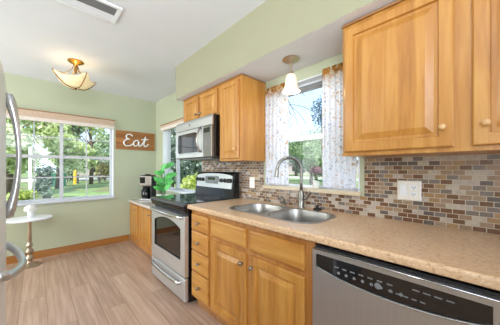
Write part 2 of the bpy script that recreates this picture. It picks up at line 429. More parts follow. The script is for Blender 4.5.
bm = B(); box(bm, -2.7, 1.17, YF-.014, YF, 0, .085); box(bm, -2.7, 1.17, YF-.01, YF, .085, .1)
struct('baseboard_far', bm, 'base_b')

# windows -----------------------------------------------------------
def window(idx, plane, axis, a0, a1, z0, z1, splits, rows, depth=.10, mid=None, thick_split=None, fm='backlitvinyl'):
    """plane = inner wall face; frame sits near the outside of the wall"""
    def bx(bm, p, q, d0, d1, zz0, zz1, bev=.002):
        if axis == 'y': box(bm, p, q, plane+d0, plane+d1, zz0, zz1, bev)
        else: box(bm, plane+d0, plane+d1, p, q, zz0, zz1, bev)
    d0, d1 = depth-.02, depth+.035
    fr = B(); fw = .035
    bx(fr, a0, a0+fw, d0, d1, z0, z1); bx(fr, a1-fw, a1, d0, d1, z0, z1)
    bx(fr, a0+fw, a1-fw, d0+.0005, d1, z0, z0+fw, 0); bx(fr, a0+fw, a1-fw, d0+.0005, d1, z1-fw, z1, 0)
    if thick_split: bx(fr, thick_split-.02, thick_split+.02, d0+.004, d1, z0+fw, z1-fw, 0)
    root = struct('window_%d' % idx, fr, fm)
    if mid:
        s_ = B(); bx(s_, a0+fw, a1-fw, d0+.007, d1-.01, mid-.022, mid+.022, 0); part('meeting_rail', s_, fm, root)
    mt = B()
    for s_ in splits: bx(mt, s_-.008, s_+.008, depth, depth+.016, z0+fw, z1-fw, 0)
    for r in rows: bx(mt, a0+fw, a1-fw, depth+.001, depth+.015, r-.008, r+.008, 0)
    if splits or rows: part('muntin', mt, fm, root)
    jb = B(); bx(jb, a0, a0+.01, -.003, d0-.001, z0+.005, z1, 0); bx(jb, a1-.01, a1, -.003, d0-.001, z0+.005, z1, 0); bx(jb, a0+.01, a1-.01, -.003, d0-.001, z1-.01, z1, 0); part('jamb_liner', jb, 'white', root)
    g = B(); bx(g, a0+.02, a1-.02, depth+.006, depth+.010, z0+.02, z1-.02, 0); part('pane', g, 'glass', root)
    return root, bx
w1, bx1 = window(1, YF, 'y', W1[0], W1[1], W1[2], W1[3], [-.026, .576], [1.105, 1.685], .09, 1.405, .27)
b_ = B(); bx1(b_, W1[0], W1[1]+.012, -.035, .07, W1[2]-.022, W1[2]+.004, .004); part('window_sill', b_, 'backlitvinyl', w1)
w2, bx2 = window(2, XW, 'x', W2[0], W2[1], W2[2], W2[3], [], [], .09, 1.50, None, 'white')
b_ = B(); bx2(b_, W2[0]-.012, W2[1]+.03, -.03, .07, W2[2]-.012, W2[2]+.018, .005); part('window_sill', b_, 'stone', w2)
w3, bx3 = window(3, XW, 'x', W3[0], W3[1], W3[2], W3[3], [], [], .09, None, 3.48)
b_ = B(); bx3(b_, W3[0], W3[1], -.012, .07, W3[2]-.02, W3[2]+.004, .004); part('window_sill', b_, 'white', w3)

# ------------------------------------------------------------------ backsplash
bm = B(); T0 = XW-.0065
T1 = XW-.0005; prism_x(bm, [(-.9, .9145), (2.573, .9145), (2.573, 1.329), (1.468, 1.329), (1.468, 1.304), (1.467, 1.304), (1.467, 1.041), (.553, 1.041), (.553, 1.304), (-.9, 1.304)], T0, T1)
tag(part('tile_backsplash', bm, 'tile', origin=(XW, 0, 0)), 'brown, grey and beige brick mosaic backsplash above the counter by the sink', 'backsplash')

# ------------------------------------------------------------------ cabinets
def knob(parent, x, y, z, mat, r=.014):
    bm = B(); lathe(bm, [(r*.55, 0), (r*.42, .006), (r*.42, .012), (r*.95, .018), (r, .023), (r*.8, .028), (r*.3, .031)], (x, y, z), '-x', 14)
    return part('knob', bm, mat, parent, smooth=True, origin=(x, y, z))
def door(root, y0, y1, z0, z1, xf, kx, kmat, name='door', rings=RAISED, mat='maple', th=.019):
    bm = B(); panel(bm, y0, y1, z0, z1, xf, th, rings)
    d = part(name, bm, mat, root, origin=(xf, (y0+y1)/2, (z0+z1)/2))
    if kx: knob(d, xf, kx[0], kx[1], kmat)
    return d
def stack_cabinet():
    r = empty('drawer_cabinet', (1.3, 1.64, 0), 'maple base cabinet with a stack of four drawers right of the range', 'cabinet')
    bm = B(); box(bm, 1.02, 1.62, 1.487, 1.785, .1, .875); part('body', bm, 'frame', r)
    bm = B(); box(bm, 1.07, 1.09, 1.487, 1.785, 0, .1); part('toe_kick', bm, 'toe', r)
    for z0, z1 in ((.703, .838), (.527, .690), (.348, .513), (.128, .334)):
        door(r, 1.508, 1.762, z0, z1, 1.001, (1.635, (z0+z1)/2), 'pewter', 'drawer', FLAT, 'maple_h')
stack_cabinet()
def sink_cabinet():
    r = empty('sink_cabinet', (1.3, 1.03, 0), 'maple double-door base cabinet under the kitchen sink', 'cabinet')
    bm = B()
    box(bm, 1.02, 1.04, .575, 1.487, .1, .875); box(bm, 1.04, 1.62, .575, .595, .1, .875)
    box(bm, 1.04, 1.62, 1.467, 1.487, .1, .875); box(bm, 1.04, 1.62, .595, 1.467, .1, .12)
    part('body', bm, 'frame', r)
    bm = B(); box(bm, 1.07, 1.09, .575, 1.487, 0, .1); part('toe_kick', bm, 'toe', r)
    for a, b, k in ((1.068, 1.466, 1.115), (.628, 1.026, .985+.02)):
        bm = B(); panel(bm, a, b, .705, .838, 1.001, .019, FLAT); part('false_drawer_front', bm, 'maple_h', r, origin=(1.0, a, .77))
    door(r, 1.068, 1.466, .128, .672, 1.001, (1.095, .605), 'pewter')
    door(r, .628, 1.026, .128, .672, 1.001, (.999, .605), 'pewter')
sink_cabinet()
def end_cabinet():
    r = empty('end_cabinet', (1.3, -.3, 0), 'maple base cabinet at the right edge beside the dishwasher', 'cabinet')
    bm = B(); box(bm, 1.02, 1.62, -.6, -.045, .1, .875); part('body', bm, 'maple', r)
    bm = B(); box(bm, 1.07, 1.09, -.6, -.045, 0, .1); part('toe_kick', bm, 'toe', r)
    door(r, -.575, -.075, .128, .838, 1.001, (-.53, .78), 'pewter')
end_cabinet()
def far_cab(y0, y1, doors, name, label):
    XF = 1.185
    r = empty(name, (1.4, (y0+y1)/2, 0), label, 'cabinet')
    bm = B(); box(bm, XF, 1.62, y0, y1, 0, .665); part('body', bm, 'frame', r)
    for a, b, k in doors: door(r, a, b, .135, .635, XF-.018, (k, .575), 'pewter', rings=RAISED_S)
far_cab(3.70, YF-.002, [(3.75, 4.13, 3.79)], 'base_cabinet', 'low maple base cabinet with one door in the far corner under the coffee maker')
far_cab(2.60, 3.70, [(3.19, 3.655, 3.225), (2.66, 3.155, 3.12)], 'base_cabinet', 'low maple double-door base cabinet between corner cabinet and range')

def upper(name, y0, y1, z0, z1, doors, label, knobm='woodknob', rings=RAISED):
    r = empty(name, (1.45, (y0+y1)/2, z0), label, 'cabinet')
    bm = B(); box(bm, 1.318, XW-.001, y0, y1, z0, z1); part('body', bm, 'maple', r)
    bm = B(); box(bm, 1.304, XW-.001, y0-.004, y1+.002, z1, z1+.012, .003); part('top_trim', bm, 'toe', r)
    for a, b, c, d, k in doors: door(r, a, b, c, d, 1.299, k, knobm, rings=rings)
upper('wall_cabinet', 1.772, 2.50, 1.768, 2.052, [(2.142, 2.475, 1.785, 2.03, (2.17, 1.80+.03)), (1.80, 2.118, 1.785, 2.03, (2.09, 1.80+.03))], 'short maple wall cabinet with two doors over the microwave', 'pewter', RAISED_S)
upper('wall_cabinet', 1.445, 1.770, 1.305, 2.052, [(1.478, 1.745, 1.325, 2.03, (1.515, 1.405))], 'tall narrow maple wall cabinet with one door right of the microwave', 'woodknob', RAISED_S)
upper('wall_cabinet', -.48, .566, 1.305, 2.052, [(.090, .552, 1.326, 2.03, (.124, 1.412)), (-.45, .034, 1.326, 2.03, (-.004, 1.412))], 'large maple wall cabinet with raised panel doors right of the sink window')

# ------------------------------------------------------------------ countertops
SX0, SX1, SY0, SY1 = 1.105, 1.525, .655, 1.445
def countertop():
    bm = B(); Z = .914
    outer = [(1.0, -.6), (XW-.007, -.6), (XW-.007, 1.795), (1.0, 1.795)]
    inner = rrect(SX0+.015, SX1-.015, SY0+.015, SY1-.015, .11)
    def loop(pts): 
        vs = [bm.verts.new((x, y, Z)) for x, y in pts]; return vs, [bm.edges.new((vs[k], vs[(k+1) % len(vs)])) for k in range(len(vs))]
    ov, oe = loop(outer); iv, ie = loop(inner)
    bmesh.ops.triangle_fill(bm, use_beauty=True, use_dissolve=False, edges=oe+ie)
    low = [bm.verts.new((v.co.x, v.co.y, Z-.036)) for v in iv]
    for k in range(len(iv)): bm.faces.new((iv[k], iv[(k+1) % len(iv)], low[(k+1) % len(iv)], low[k]))
    prof = [(1.0, Z)]+[(.992-.014*math.sin(a), Z-.014+.014*math.cos(a)) for a in [0, .4, .8, 1.2, PI/2]]+[(.978, Z-.028)]+[(.986-.008*math.cos(a), Z-.030-.008*math.sin(a)) for a in (.5, 1.0, PI/2)]+[(1.0, Z-.038)]
    prism_y(bm, prof, -.6, 1.795)
    prism_y(bm, [(1.0, Z), (1.0, Z-.038), (XW-.007, Z-.038), (XW-.007, Z)], 1.79, 1.795)
    for a, b, c, d in ((1.0, SX0, -.6, 1.795), (SX1, XW-.007, -.6, 1.795), (SX0, SX1, -.6, SY0), (SX0, SX1, SY1, 1.795)):
        vs = [bm.verts.new(p) for p in ((a, c, Z-.038), (b, c, Z-.038), (b, d, Z-.038), (a, d, Z-.038))]; bm.faces.new(vs)
    tag(part('countertop', bm, 'counter'), 'tan speckled countertop with rounded edge holding the sink', 'countertop')
countertop()
bm = B()
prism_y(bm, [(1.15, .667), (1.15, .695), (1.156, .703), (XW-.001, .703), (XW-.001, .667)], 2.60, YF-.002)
M['counter_far'] = counter('laminate_with_glare', '#c4b8ab', '#9d8f82', '#d9d0c6')  # window glare on the laminate is painted in as a paler grey
tag(part('countertop', bm, 'counter_far'), 'lower countertop greyed by painted window glare under the coffee maker and leafy plant', 'countertop')

# ------------------------------------------------------------------ sink
def sink():
    r = empty('kitchen_sink', (1.315, 1.05, .914), 'double bowl stainless steel sink set in the counter under the window', 'sink')
    bm = B(); Z = .917
    bowls = [rrect(SX0+.022, SX1-.022, 1.075, SY1-.022, [.12, .13, .13, .12]), rrect(SX0+.022, SX1-.022, SY0+.022, 1.045, [.10, .12, .13, .10])]
    def loop(pts, z): 
        vs = [bm.verts.new((x, y, z)) for x, y in pts]; return vs, [bm.edges.new((vs[k], vs[(k+1) % len(vs)])) for k in range(len(vs))]
    ov, oe = loop(rrect(SX0, SX1, SY0, SY1, .13), Z); es = list(oe); bv = []
    for b in bowls: v, e = loop(b, Z-.002); es += e; bv.append(v)
    bmesh.ops.triangle_fill(bm, use_beauty=True, use_dissolve=False, edges=es)
    lo = [bm.verts.new((v.co.x+(v.co.x-1.315)*.01, v.co.y+(v.co.y-1.05)*.005, .9145)) for v in ov]
    for k in range(len(ov)): bm.faces.new((ov[k], ov[(k+1) % len(ov)], lo[(k+1) % len(ov)], lo[k]))
    part('rim', bm, 'sinksteel', r, smooth=True)
    for pts in bowls:
        bm = B(); cx = sum(p[0] for p in pts)/len(pts); cy = sum(p[1] for p in pts)/len(pts); prev = None
        for s_, z in ((1, Z-.002), (.985, Z-.01), (.965, Z-.08), (.93, Z-.15), (.86, Z-.178), (.7, Z-.186), (.2, Z-.19)):
            vs = [bm.verts.new((cx+(x-cx)*s_, cy+(y-cy)*s_, z)) for x, y in pts]
            if prev:
                for k in range(len(vs)): bm.faces.new((prev[k], prev[(k+1) % len(vs)], vs[(k+1) % len(vs)], vs[k]))
            prev = vs
        bm.faces.new(prev); bb = part('bowl', bm, 'sinksteel', r, smooth='all')
        bm = B(); lathe(bm, [(.042, -.001), (.042, .003), (.03, .003), (.026, -.0)], (cx, cy, Z-.188), 'z', 18); part('drain', bm, 'chrome', bb, smooth=True)
sink()

def faucet():
    bx_, by = 1.572, 1.012
    r = empty('faucet', (bx_, by, .914), 'brushed nickel gooseneck faucet behind the sink', 'faucet')
    bm = B(); lathe(bm, [(.029, 0), (.029, .006), (.024, .012), (.022, .07), (.0225, .12), (.018, .135), (.0135, .145)], (bx_, by, .914), 'z', 20); part('base', bm, 'nickel', r, smooth=True)
    d = Vector((-.185, .105, 0)).normalized(); R = .105
    pts = [(bx_, by, 1.05), (bx_, by, 1.12)]
    for k in range(0, 15):
        a = PI*k/14; c = Vector((bx_, by, 1.215))+d*R; pts.append(c-d*R*math.cos(a)+Vector((0, 0, R*math.sin(a))))
    bm = B(); tube(bm, pts, .0125, 14); part('spout', bm, 'nickel', r, smooth='all')
    e = Vector(pts[-1]); bm = B(); tube(bm, [e+Vector((0, 0, .012)), e, e-Vector((0, 0, .03))-d*-.002, e-Vector((0, 0, .05))-d*-.004], [.0135, .0150, .0165, .0175], 14); part('spray_head', bm, 'nickel', r, smooth=True)
    bm = B(); tube(bm, [(bx_, by-.018, .985), (bx_, by-.045, .995), (bx_-.004, by-.072, 1.035), (bx_-.006, by-.08, 1.06)], [.012, .010, .0065, .005], 10); part('lever', bm, 'nickel', r, smooth='all')
faucet()
def dispenser():
    x, y = 1.582, 1.19
    r = empty('soap_dispenser', (x, y, .914), 'small pewter soap dispenser left of the faucet', 'dispenser')
    bm = B(); lathe(bm, [(.02, 0), (.018, .006), (.011, .012), (.0105, .04), (.014, .045), (.013, .056), (.005, .06)], (x, y, .914), 'z', 14); part('base', bm, 'nickel', r, smooth=True)
    bm = B(); tube(bm, [(x, y, .966), (x-.02, y+.012, .985), (x-.055, y+.03, .978)], [.006, .0055, .004], 8); part('nozzle', bm, 'nickel', r, smooth='all')
dispenser()
bm = B(); lathe(bm, [(.032, 0), (.034, .008), (.026, .014), (.012, .018), (.011, .026), (.017, .030), (.013, .036), (.004, .038)], (1.575, .872, .914), 'z', 18)
tag(part('drain_stopper', bm, 'blackm', smooth=True, origin=(1.575, .872, .914)), 'dark round drain stopper on the counter right of the faucet', 'stopper')

# ------------------------------------------------------------------ dishwasher
def dishwasher():
    y0, y1 = -.035, .565
    r = empty('dishwasher', (1.3, (y0+y1)/2, 0), 'stainless dishwasher with black curved control panel under the counter', 'dishwasher')
    bm = B(); box(bm, 1.0, 1.6, y0+.004, y1-.004, .1, .862); part('body', bm, 'blackm', r)
    bm = B(); box(bm, 1.05, 1.07, y0, y1, 0, .1); part('toe_kick', bm, 'blackm', r)
    # door: steel front with a recess whose lower edge bows downward
    bm = B(); xs = .975
    n = 20; ys = [y0+.018+(y1-y0-.036)*k/n for k in range(n+1)]
    def low(y): t = (y-(y0+y1)/2)/((y1-y0)/2-.018); return .7355+.034*abs(t)**2.2
    top = .828
    a = [(y, low(y)) for y in ys]
    # strips: below the recess, above it and both sides
    def strip(P, Q, x0=xs, x1=xs):
        v = [bm.verts.new((x0, p[0], p[1])) for p in P]; u = [bm.verts.new((x1, q[0], q[1])) for q in Q]
        for k in range(len(P)-1): bm.faces.new((v[k], v[k+1], u[k+1], u[k]))
    strip([(y, .12) for y in ys], a); strip([(y, top) for y in ys], [(y, .85) for y in ys])
    strip([(y0, .12), (ys[0], .12)], [(y0, .85), (ys[0], .85)]); strip([(ys[-1], .12), (y1, .12)], [(ys[-1], .85), (y1, .85)])
    strip(a, a, xs, xs+.008); strip([(y, top) for y in ys], [(y, top) for y in ys], xs, xs+.008)
    for yy in (ys[0], ys[-1]): strip([(yy, low(yy)), (yy, top)], [(yy, low(yy)), (yy, top)], xs, xs+.008)
    loop = [(y0, .12), (y1, .12), (y1, .85), (y0, .85)]
    strip(loop+loop[:1], loop+loop[:1], xs, 1.0)
    vs = [bm.verts.new((.999, y, z)) for y, z in loop]; bm.faces.new(vs)
    bmesh.ops.remove_doubles(bm, verts=bm.verts, dist=1e-5)
    dr = part('door', bm, 'steelv', r)
    bm = B()
    poly = a+[(ys[-1], top), (ys[0], top)]; prism_x(bm, poly, xs+.004, xs+.02); cp = part('control_panel', bm, 'glassb', r)
    bm = B(); tube(bm, [(xs-.002, y, z-.002) for y, z in a], .003, 6)
    tube(bm, [(xs-.002, y0+.004, .85), (xs-.002, y1-.004, .85)], .003, 6); part('chrome_trim', bm, 'chrome', r, smooth='all')
    bm = B(); rr = random.Random(3)
    bt = []
    for k in range(7): y = .44-k*.034; b2 = B(); box(b2, xs+.002, xs+.0042, y, y+.018, .79, .7945); bt.append(b2)
    for k in range(8):
        y = .44-k*.033; b2 = B(); bt.append(b2); lathe(b2, [(.0065, 0), (.006, .0015)], (xs+.004, y, .769), '-x', 10)
    b2 = B(); bt.append(b2); lathe(b2, [(.012, 0), (.0115, .003)], (xs+.004, .285, .772), '-x', 16)
    for k in range(5): y = .235-k*.024; b2 = B(); bt.append(b2); box(b2, xs+.002, xs+.0042, y, y+.014, .7655, .7695)
    for k in range(4): y = .155-k*.03; b2 = B(); bt.append(b2); box(b2, xs+.002, xs+.0042, y, y+.02, .80, .8035)
    for b2 in bt: part('control_button', b2, 'grey', cp)
dishwasher()

# ------------------------------------------------------------------ range
def stove():
    y0, y1 = 1.803, 2.575
    r = empty('kitchen_range', (1.28, 2.19, 0), 'stainless electric range with black glass cooktop and oven', 'range')
    bm = B(); box(bm, .995, 1.60, y0+.004, y1-.004, .03, .885); part('body', bm, 'black', r)
    for x in (1.05, 1.55):
        for y in (y0+.06, y1-.06): bm = B(); lathe(bm, [(.02, 0), (.02, .03)], (x, y, 0), 'z', 10); part('foot', bm, 'blackm', r)
    bm = B(); prism_y(bm, [(.948, .876), (.944, .893), (.955, .911), (.975, .916), (1.60, .916), (1.60, .884), (.99, .884), (.985, .835), (.966, .835), (.962, .862)], y0-.004, y1+.004)
    part('cooktop_frame', bm, 'black', r)
    bm = B(); box(bm, .985, 1.52, y0+.02, y1-.02, .9155, .919, .001); g = part('cooktop_glass', bm, 'glassb', r)
    for x, y, q in ((1.11, y0+.2, .11), (1.11, y1-.19, .09), (1.38, y0+.19, .08), (1.38, y1-.19, .105)):
        bm = B(); lathe(bm, [(q, 0), (q, .0006), (q-.004, .0006), (q-.004, 0)], (x, y, .919), 'z', 32, cap=False); part('burner_ring', bm, 'grey', g)
    # oven door with arched window
    zt = .805; zb = .262; XD = .958
    wy0, wy1, wb = y0+.085, y1-.095, .405
    def arc(y): t = (y-(wy0+wy1)/2)/((wy1-wy0)/2); return .735-.055*t*t
    n = 16; ys = [wy0+(wy1-wy0)*k/n for k in range(n+1)]; a = [(y, arc(y)) for y in ys]
    bm = B()
    def strip(P, Q, x0=XD, x1=XD):
        v = [bm.verts.new((x0, p[0], p[1])) for p in P]; u = [bm.verts.new((x1, q[0], q[1])) for q in Q]
        for k in range(len(P)-1): bm.faces.new((v[k], v[k+1], u[k+1], u[k]))
    strip([(y, zb) for y in ys], [(y, wb) for y in ys]); strip(a, [(y, zt) for y in ys])
    for p, q, c in ((y0, wy0, arc(wy0)), (wy1, y1, arc(wy1))): strip([(p, zb), (q, zb)], [(p, zt), (q, zt)])
    strip(a, a, XD, XD+.01); strip([(y, wb) for y in ys], [(y, wb) for y in ys], XD, XD+.01)
    for yy in (wy0, wy1): strip([(yy, wb), (yy, arc(yy))], [(yy, wb), (yy, arc(yy))], XD, XD+.01)
    lp = [(y0, zb), (y1, zb), (y1, zt), (y0, zt), (y0, zb)]; strip(lp, lp, XD, .995)
    bmesh.ops.remove_doubles(bm, verts=bm.verts, dist=1e-5)
    dr = part('oven_door', bm, 'steel', r)
    bm = B(); prism_x(bm, a+[(wy1, wb), (wy0, wb)], XD+.006, XD+.02)
    part('oven_window', bm, 'glassb', dr)
    bm = B()
    lp = a+[(wy1, wb), (wy0, wb)]; tube(bm, [(XD+.001, y, z) for y, z in lp+lp[:1]], .005, 6); part('window_trim', bm, 'black', dr)
    def bow(z, ya, yb, out, rad, sag=0):
        bm = B(); pts = [(XD, ya, z)]
        for k in range(13):
            t = k/12; pts.append((XD-.022-out*math.sin(PI*t), ya+(yb-ya)*(.02+.96*t), z-sag*math.sin(PI*t)))
        pts.append((XD, yb, z)); tube(bm, pts, [(rad*1.4, rad)]*len(pts), 10, flat=(0, 0, 1)); return bm
    part('handle', bow(.792, y1-.03, y0+.03, .022, .011, 0), 'chrome', dr, smooth='all')
    bm = B(); box(bm, XD, .995, y0, y1, .045, .25, .006); dw = part('drawer', bm, 'steel', r)
    part('handle', bow(.195, y1-.05, y0+.07, .010, .012, .004), 'chrome', dw, smooth='all')
    # backguard
    bm = B(); ya, yb = y0-.0+.002, y1-.004
    prism_y(bm, [(1.515, .916), (1.525, 1.0), (1.545, 1.17), (1.565, 1.195), (1.60, 1.195), (1.60, .916)], ya, yb); bg_ = part('backguard', bm, 'black', r)
    n = 16; P = []; pa, pb = y0+.035, y1-.03
    for k in range(n+1):
        t = k/n; y = pa+(pb-pa)*t; P.append((y, 1.150+.028*math.sin(PI*t)**.6))
    bm = B(); 
    def xx(z): return 1.5245+(z-1.0)*.118
    f1 = [bm.verts.new((xx(z)-.006, y, z)) for y, z in P]; f0 = [bm.verts.new((xx(1.012)-.006, y, 1.012)) for y, z in P]
    b1 = [bm.verts.new((xx(z)+.002, y, z)) for y, z in P]; b0 = [bm.verts.new((xx(1.012)+.002, y, 1.012)) for y, z in P]
    for k in range(n):
        bm.faces.new((f1[k], f1[k+1], f0[k+1], f0[k])); bm.faces.new((f1[k], f1[k+1], b1[k+1], b1[k])); bm.faces.new((f0[k], f0[k+1], b0[k+1], b0[k]))
    bm.faces.new((f0[0], f1[0], b1[0], b0[0])); bm.faces.new((f0[-1], f1[-1], b1[-1], b0[-1]))
    fp = part('control_panel', bm, 'steel', bg_)
    bm = B()
    prism_x(bm, rrect(2.08, 2.345, 1.055, 1.145, .02, 4), xx(1.1)-.012, xx(1.1)); d_ = part('display', bm, 'grey', bg_)
    bm = B(); prism_x(bm, rrect(2.14, 2.29, 1.10, 1.13, .006, 3), xx(1.1)-.0135, xx(1.1)-.01); part('clock_window', bm, 'glassb', d_)
    for y in (2.52, 2.46, 2.395, 2.02, 1.955, 1.90, 1.86):
        bm = B(); lathe(bm, [(.024, 0), (.023, .012), (.017, .016), (.016, .028), (.008, .030)], (xx(1.1)-.006, y, 1.10), '-x', 16); part('knob', bm, 'blackm', bg_, smooth=True, origin=(xx(1.1), y, 1.1))
stove()

# ------------------------------------------------------------------ microwave
def microwave():
    y0, y1, z0, z1 = 1.776, 2.53, 1.345, 1.763; XF = 1.225
    r = empty('microwave', (1.42, 2.15, z0), 'stainless over-the-range microwave under the short wall cabinet', 'microwave')
    bm = B(); box(bm, 1.245, XW-.008, y0, y1, z0, z1, .003); part('body', bm, 'black', r)
    bm = B(); prism_y(bm, [(XF, 1.66), (XF+.004, 1.735), (XF+.02, z1), (1.246, z1), (1.246, 1.66)], y0, y1); v = part('vent_panel', bm, 'steel', r)
    bm = B(); lathe(bm, [(.014, 0), (.014, .002)], (XF+.001, 2.20, 1.708), '-x', 20); part('round_badge', bm, 'grey', v)
    # door frame (steel) around window
    ya, yb = 1.93, y1
    bm = B(); panel(bm, ya, yb, z0+.004, 1.656, XF, .02, [(.045, 0), (.05, .004)]); d = part('door', bm, 'steel', r)
    bm = B(); prism_x(bm, rrect(2.035, y1-.05, 1.405, 1.640, .012, 3), XF+.001, XF+.008); dw = part('door_window', bm, 'glassb', d)
    bm = B()
    prism_x(bm, rrect(2.07, y1-.08, 1.43, 1.618, .008, 3), XF-.0002, XF+.002); part('window_mesh', bm, 'glassb', dw)
    bm = B(); pts = [(XF, 1.965, 1.645)]
    for k in range(13):
        t = k/12; pts.append((XF-.018-.03*math.sin(PI*t), 1.965, 1.64-.23*t))
    pts.append((XF, 1.965, 1.405)); tube(bm, pts, [(.014, .010)]*len(pts), 10, flat=(0, 1, 0)); part('handle', bm, 'pewter', d, smooth='all')
    bm = B(); box(bm, XF, 1.246, y0, ya-.003, z0+.004, 1.656, .002); cp = part('control_panel', bm, 'nickel', r)
    bm = B(); box(bm, XF-.001, XF+.004, y0+.03, ya-.02, 1.59, 1.635); part('display', bm, 'glassb', cp)
    for i in range(6):
        for j in range(3): bm = B(); box(bm, XF-.001, XF+.003, y0+.035+j*.035, y0+.06+j*.035, 1.555-i*.027, 1.572-i*.027); part('button', bm, 'grey', cp)
    bm = B(); box(bm, 1.27, 1.58, y0+.06, y1-.06, z0-.014, z0, .004); part('underside_filter', bm, 'grey', r)
microwave()

# ------------------------------------------------------------------ refrigerator
def fridge():
    y0, y1, z1 = .99, 1.895, 1.70
    r = empty('refrigerator', (-.5, 1.45, 0), 'silver refrigerator with curved handles at the left edge', 'refrigerator')
    bm = B(); box(bm, -.90, -.20, y0+.005, y1-.005, .02, 1.675, .01); part('body', bm, 'grey', r)
    def face(z0, zt, name):
        bm = B(); n = 10; P = []
        for k in range(n+1):
            t = k/n; y = y0+(y1-y0)*t; P.append((-.130+.018*math.sin(PI*t), y))
        pl = [(-.195, y0)]+P+[(-.195, y1)]
        a = [bm.verts.new((x, y, z0)) for x, y in pl]; b = [bm.verts.new((x, y, zt-.0)) for x, y in pl]; m = len(pl)
        bm.faces.new(a); bm.faces.new(b)
        for k in range(m): bm.faces.new((a[k], a[(k+1) % m], b[(k+1) % m], b[k]))
        return part(name, bm, 'fridge', r, smooth=True)
    d = face(.87, 1.69, 'door'); f = face(.06, .86, 'freezer_drawer')
    def hx(y): return -.130+.018*math.sin(PI*(y-y0)/(y1-y0))
    Y = 1.80
    bm = B(); pts = [(hx(Y)-.005, Y, 1.64)]; rs = [(.012, .016)]
    for k in range(17):
        t = k/16; q = math.sin(PI*t)**.7; pts.append((hx(Y)+.004+.046*q, Y, 1.635-.66*t)); rs.append((.016+.008*(1-q), .012+.016*(1-q)))
    pts.append((hx(Y)-.005, Y, .97)); rs.append((.012, .016))
    tube(bm, pts, rs, 12, flat=(0, 1, 0)); part('handle', bm, 'fridgeh', d, smooth='all')
    bm = B(); pts = [(hx(1.85)-.005, 1.85, .795)]; 
    for k in range(19):
        t = k/18; q = math.sin(PI*t)**.6; y = 1.85-.52*t; pts.append((hx(y)+.004+.058*q, y, 0.795-.035*q))
    pts.append((hx(1.33)-.005, 1.33, .795)); tube(bm, pts, [(.020, .016)]*len(pts), 12, flat=(0, 0, 1)); part('handle', bm, 'fridgeh', f, smooth='all')
fridge()

# ------------------------------------------------------------------ pedestal table and flowers
def table():
    x, y = -.067, 3.935
    r = empty('side_table', (x, y, 0), 'small round pedestal table with white marble top by the far window', 'table')
    bm = B(); lathe(bm, [(.205, .588), (.222, .590), (.226, .598), (.222, .607), (.21, .609)], (x, y, 0), 'z', 40); part('tabletop', bm, 'marble', r, smooth=True)
    bm = B(); lathe(bm, [(.115, 0), (.115, .008), (.105, .016), (.06, .028), (.030, .042), (.022, .06), (.034, .08), (.042, .10), (.030, .125), (.020, .14), (.030, .16), (.047, .185), (.030, .21), (.018, .225), (.024, .24), (.036, .262), (.024, .285), (.018, .30), (.022, .32), (.020, .42), (.017, .52), (.022, .56), (.045, .58), (.05, .588)], (x, y, 0), 'z', 24)
    part('pedestal', bm, 'gold', r, smooth=True)
table()
def flowers():
    x, y, z = -.055, 3.97, .609
    r = empty('flower_vase', (x, y, z), 'white hydrangea in a small white vase on the pedestal table', 'flower vase')
    bm = B(); lathe(bm, [(.024, 0), (.032, .004), (.034, .05), (.036, .072), (.033, .074), (.031, .05)], (x, y, z), 'z', 20, cap=False); bm.faces.new([v for v in bm.verts][:20]); part('vase', bm, 'whitegl', r, smooth=True)
    bm = B(); rr = random.Random(5)
    for k in range(110):
        u = rr.uniform(-.25, 1); a = rr.uniform(0, 2*PI); s_ = math.sqrt(max(0, 1-u*u)); n = Vector((s_*math.cos(a), s_*math.sin(a), u))
        c = Vector((x, y, z+.105))+Vector((n.x*.062, n.y*.062, n.z*.05)); t1 = n.orthogonal().normalized(); t2 = n.cross(t1)
        for q in range(4):
            b = q*PI/2+a; d = t1*math.cos(b)+t2*math.sin(b); e = n.cross(d)
            vs = [c, c+d*.011+e*.008+n*.003, c+d*.02+n*.001, c+d*.011-e*.008+n*.003]; bm.faces.new([bm.verts.new(p) for p in vs])
    lathe(bm, [(.01, .06), (.040, .075), (.054, .105), (.040, .137), (.01, .148)], (x, y, z), 'z', 14)
    part('flower_head', bm, 'bud', r)
flowers()

# ------------------------------------------------------------------ wall sign
def sign():
    x0, x1, z0, z1 = .962, 1.602, 1.560, 1.877; Y = YF-.02
    r = empty('wall_sign', ((x0+x1)/2, Y, z0), 'wooden wall sign with white script letters reading Eat', 'sign')
    bm = B(); h = (z1-z0)/3
    for k in range(3): box(bm, x0, x1, Y, YF-.001, z0+k*h+.001, z0+(k+1)*h-.001, .002)
    part('board', bm, 'plaque', r)
    def st(pts): return [(x0+.02+p[0], Y-.012, z0+p[1]) for p in pts]
    # hand-written strokes, metres from the board's lower left corner
    E = [(.235, .235), (.20, .262), (.155, .255), (.135, .225), (.150, .190), (.185, .178), (.145, .172), (.108, .145), (.098, .105), (.120, .070), (.165, .062), (.215, .080), (.255, .115)]
    a = [(.335, .150), (.31, .168), (.275, .155), (.252, .115), (.262, .075), (.292, .070), (.322, .100), (.340, .148), (.336, .105), (.345, .072), (.372, .078), (.400, .115)]
    t = [(.400, .115), (.43, .17), (.452, .240), (.438, .17), (.425, .105), (.440, .070), (.470, .078), (.505, .115)]
    cr = [(.385, .185), (.43, .190), (.50, .198)]
    bm = B()
    for s_ in (E, a, t, cr): 
        tube(bm, spline(st(s_), 8), [(.0135, .008)]*(8*(len(s_)-1)+1), 8, flat=(1, 0, 0)) if 0 else tube(bm, spline(st(s_), 8), .0105, 8)
    part('lettering', bm, 'whitegl', r, smooth='all')
sign()

